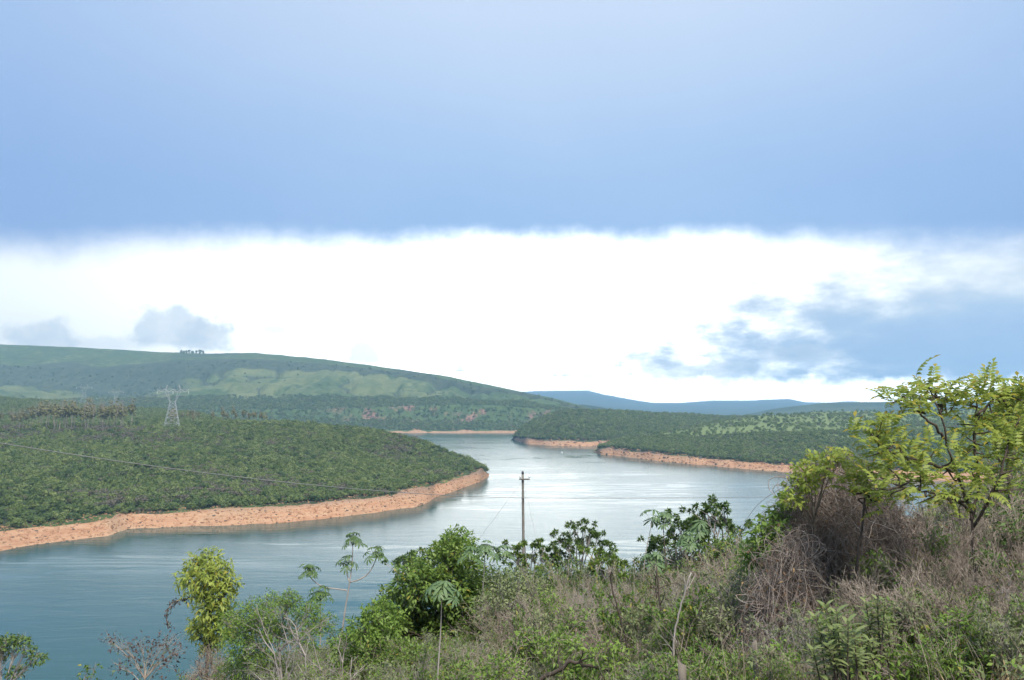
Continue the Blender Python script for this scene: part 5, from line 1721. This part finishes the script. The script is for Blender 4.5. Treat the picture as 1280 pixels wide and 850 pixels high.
def leaf_variant(seed, base_v, lmat, n, L, Wd):
    r = np.random.default_rng(seed)
    segs = [s for s in base_v[1] if s[4] >= 1]
    j = r.integers(0, len(segs), n)
    P = np.array([segs[i][1] for i in j]) + r.normal(size=(n, 3)) * .012
    A = unit(np.array([segs[i][1] - segs[i][0] for i in j]) / .1 + rdir(r, n) * .9)
    V, q = leaves(P, A, unit(np.array([0, 0, 1.]) + r.normal(size=(n, 3)) * .5), L * (.6 + .8 * r.random(n)), Wd * (.6 + .8 * r.random(n)))
    return mesh_np('shrub_foliage', V, [q], [MATS[lmat]])


LEAFV = {
    'olive': [leaf_variant(600 + i, DRY[i], 'grey_leaf', 1100, .055, .026) for i in (0, 3)],
    'green': [leaf_variant(610 + i, DRY[i], 'mid_leaf', 1500, .065, .032) for i in (1, 4)],
    'fresh': [leaf_variant(620 + i, DRY[i], 'fresh_leaf', 1500, .055, .022) for i in (2, 5)],
    'brown': [leaf_variant(630 + i, DRY[i], 'dead_leaf', 420, .05, .028) for i in (0, 4)],
}
LEAFBASE = {'olive': (0, 3), 'green': (1, 4), 'fresh': (2, 5), 'brown': (0, 4)}
SHRUB_LABEL = {
    'dry': ('dry_shrub', 'leafless grey brown twiggy shrub on the near slope', 'leafless shrubs on the near slope'),
    'olive': ('olive_shrub', 'twiggy shrub with thin dusty olive leaves on the near slope', 'dusty olive shrubs on the near slope'),
    'green': ('green_shrub', 'leafy mid green shrub on the near slope', 'leafy green shrubs on the near slope'),
    'fresh': ('fresh_shrub', 'shrub with small bright yellow green leaves on the near slope', 'bright green shrubs on the near slope'),
    'brown': ('withered_shrub', 'twiggy shrub hung with withered brown leaves on the near slope', 'withered shrubs on the near slope'),
}
SKY_LIM = np.array([(-100, 800), (0, 812), (130, 815), (240, 800), (300, 780), (360, 762), (450, 765), (500, 735), (560, 715), (640, 716), (700, 712), (780, 716), (830, 700), (900, 684), (940, 684), (965, 660), (1000, 620), (1060, 610), (1110, 640), (1150, 640), (1200, 600), (1280, 560), (1400, 540)], float)


def plant_shrub(kind, x, d, h, wide, r):
    name, label, group = SHRUB_LABEL[kind]
    p_ = x / d * F + 640
    zone = ('below the upright narrow tree' if p_ < 330 else 'round the feathery green bush' if p_ < 450 else 'at the foot of the rounded green tree' if p_ < 640 else 'in front of the power pole' if p_ < 760 and d > 18
            else 'round the dark fallen branch' if p_ < 790 else 'below the ball leaved trees' if p_ < 930 and d > 18 else 'round the weathered fence posts' if p_ < 970 else 'at the foot of the dead vine mound' if p_ < 1120 else 'under the open crowned feathery tree')
    label = label.replace('on the near slope', zone); group = group.replace('on the near slope', zone)
    e = empty(name, (x, d, float(gz(x, d)) - .03), r.random() * 6.28, (h * wide, h * wide, h))
    tag(e, label, 'shrub', group)
    if kind == 'dry':
        i = int(r.integers(6))
    else:
        m_ = int(r.integers(2))
        i = LEAFBASE[kind][m_]
        link(bpy.data.objects.new('foliage', LEAFV[kind][m_]), e)
    link(bpy.data.objects.new('branches', DRY[i][0]), e)


def shrubs():
    r = np.random.default_rng(77)
    placed = []
    n = 0
    tries = 0
    while n < 560 and tries < 14000:
        tries += 1
        pxx = r.uniform(-40, 1340)
        d = 9.5 + 36 * r.random() ** 1.15
        x = (pxx - 640) / F * d
        g = float(gz(x, d))
        gpy = 506 + (H - g) / d * F
        lim = float(np.interp(pxx, SKY_LIM[:, 0], SKY_LIM[:, 1]))
        room = (gpy - lim) * d / F
        if room < .5: continue
        if pxx < 300 and room < 1.5: continue
        h = min(room * r.uniform(.75, 1.0), r.uniform(.8, 1.7) if pxx < 900 else r.uniform(1.0, 2.1))
        if d < 14: h = min(h, .95)
        if 1000 < pxx < 1120 and d < 10.5: continue
        if gpy - h / d * F > 862: continue
        if any((x - a) ** 2 + (d - b_) ** 2 < (.36 * (h + hh)) ** 2 * .5 for a, b_, hh in placed): continue
        placed.append((x, d, h))
        if pxx < 480: pr = dict(olive=.3, fresh=.35, green=.2, dry=.15)
        elif pxx < 660: pr = dict(green=.35, fresh=.3, olive=.2, dry=.15)
        elif pxx < 960: pr = dict(dry=.30, olive=.24, green=.17, fresh=.22, brown=.07)
        else: pr = dict(dry=.32, olive=.24, brown=.08, green=.16, fresh=.20)
        kinds = list(pr)
        plant_shrub(str(r.choice(kinds, p=np.array(list(pr.values())) / sum(pr.values()))), x, d, h, r.uniform(.7, 1.1), r)
        n += 1
    # taller bushes along the brow of the slope
    n = tries = 0
    while n < 210 and tries < 8000:
        tries += 1
        pxx = r.uniform(600, 1360)
        d = r.uniform(20, 46)
        x = (pxx - 640) / F * d
        gpy = 506 + (H - float(gz(x, d))) / d * F
        room = (gpy - float(np.interp(pxx, SKY_LIM[:, 0], SKY_LIM[:, 1]))) * d / F
        if room < .9 or gpy > 840: continue
        h = min(room, r.uniform(1.4, 2.6)) * r.uniform(.8, 1)
        if any((x - a) ** 2 + (d - b_) ** 2 < .40 for a, b_, hh in placed): continue
        placed.append((x, d, h))
        kinds = ['dry', 'olive', 'green', 'brown', 'fresh']
        plant_shrub(str(r.choice(kinds, p=[.30, .24, .24, .08, .14])), x, d, h, r.uniform(.6, .85), r)
        n += 1
shrubs()


# --- ground cover nobody could count -----------------------------------------------------------------
def cover_plants():
    r = np.random.default_rng(88)
    def spots(n, d0, d1, p0=-80, p1=1360):
        pxx = r.uniform(p0, p1, n)
        d = d0 + (d1 - d0) * r.random(n) ** .8
        x = (pxx - 640) / F * d
        return pxx, x, d, gz(x, d)
    # dry stalks
    n = 7500
    pxx, x, d, g = spots(n, 9, 40, 420, 1360)
    lim = np.interp(pxx, SKY_LIM[:, 0], SKY_LIM[:, 1])
    h = np.minimum(r.uniform(.4, 1.25, n), np.maximum(.15, ((506 + (H - g) / d * F) - lim) * d / F * .95))
    b_ = np.stack([x, d, g - .05], -1)
    lean = r.normal(size=(n, 2)) * .28
    m_ = b_ + np.stack([lean[:, 0] * h * .4, lean[:, 1] * h * .4, h * .55], -1)
    t_ = b_ + np.stack([lean[:, 0] * h * 1.2, lean[:, 1] * h * 1.2, h], -1)
    rad = .0022 + .003 * r.random(n) + d * .00005
    V, q = join([tubes(b_, m_, rad, rad * .8, 3), tubes(m_, t_, rad * .8, rad * .4, 3)])
    o = obj('dry_stalks', mesh_np('dry_stalks', V, [q], [MATS['twig_brown']]))
    tag(o, 'thin brown dry stalks standing all over the near slope', None, None, 'stuff')
    # straw grass
    n = 2600
    pxx, x, d, g = spots(n, 8.5, 34)
    k = 7
    B = np.repeat(np.stack([x, d, g - .03], -1), k, 0) + r.normal(size=(n * k, 3)) * np.array([.07, .07, 0])
    A = rdir(r, n * k, 0); A[:, 2] = np.abs(A[:, 2]) * .5 + .9
    V, q = leaves(B, A, rdir(r, n * k), .25 + .4 * r.random(n * k), .014 + .00045 * np.repeat(d, k), .1, .25)
    o = obj('straw_grass', mesh_np('straw_grass', V, [q], [MATS['straw']]))
    tag(o, 'straw coloured grass tufts between the shrubs of the near slope', None, None, 'stuff')
    # leafy herbs
    for nm, mat, n, lab, L in (('low_herbs', 'fresh_leaf', 3600, 'low bright green herbs covering the ground of the near slope', .10), ('low_herbs', 'grey_leaf', 2800, 'low dusty green herbs covering the ground of the near slope', .09), ('leaf_litter', 'dead_leaf', 2600, 'withered brown leaves lying under the shrubs of the near slope', .07)):
        pxx, x, d, g = spots(n, 8.5, 42)
        patch = fbm(x / 2.2, d / 3, 3, len(mat) + 3)
        ok = patch > (-.05 if nm == 'low_herbs' else -.4)
        x, d, g, pxx = x[ok], d[ok], g[ok], pxx[ok]
        k = 16
        hh = .06 if nm == 'leaf_litter' else .45
        C = np.repeat(np.stack([x, d, g], -1), k, 0) + np.concatenate([r.normal(size=(len(x) * k, 2)) * .14, (r.random((len(x) * k, 1)) ** .7) * hh], 1)
        V, q = leaves(C, rdir(r, len(C), .25), unit(np.array([0, 0, 1.]) + r.normal(size=(len(C), 3)) * .5), L * (.6 + .8 * r.random(len(C))), L * .42)
        o = obj(nm, mesh_np(nm, V, [q], [MATS[mat]]))
        tag(o, lab, None, None, 'stuff')
cover_plants()

# ------------------------------------------------------------------ haze
def haze_box():
    x0, x1, y0, y1, z0, z1 = -15900, 15900, -60, 16500, -11.0, 345.0
    V = [(x, y, z) for z in (z0, z1) for y in (y0, y1) for x in (x0, x1)]
    me = mesh_np('haze', V, [[(0, 2, 3, 1), (4, 5, 7, 6), (0, 1, 5, 4), (2, 6, 7, 3), (0, 4, 6, 2), (1, 3, 7, 5)]])
    m, N, out = new_mat('haze_air')
    v = N.n('ShaderNodeVolumePrincipled')
    v.inputs['Color'].default_value = (.47, .74, 1.0, 1)
    v.inputs['Density'].default_value = 1.25e-4
    v.inputs['Anisotropy'].default_value = 0.3
    N.nt.links.new(v.outputs[0], out.inputs['Volume'])
    me.materials.append(m)
    o = obj('haze', me)
    o['kind'] = 'stuff'
    o['label'] = 'thin blue haze in the air over the lake and hills'
haze_box()
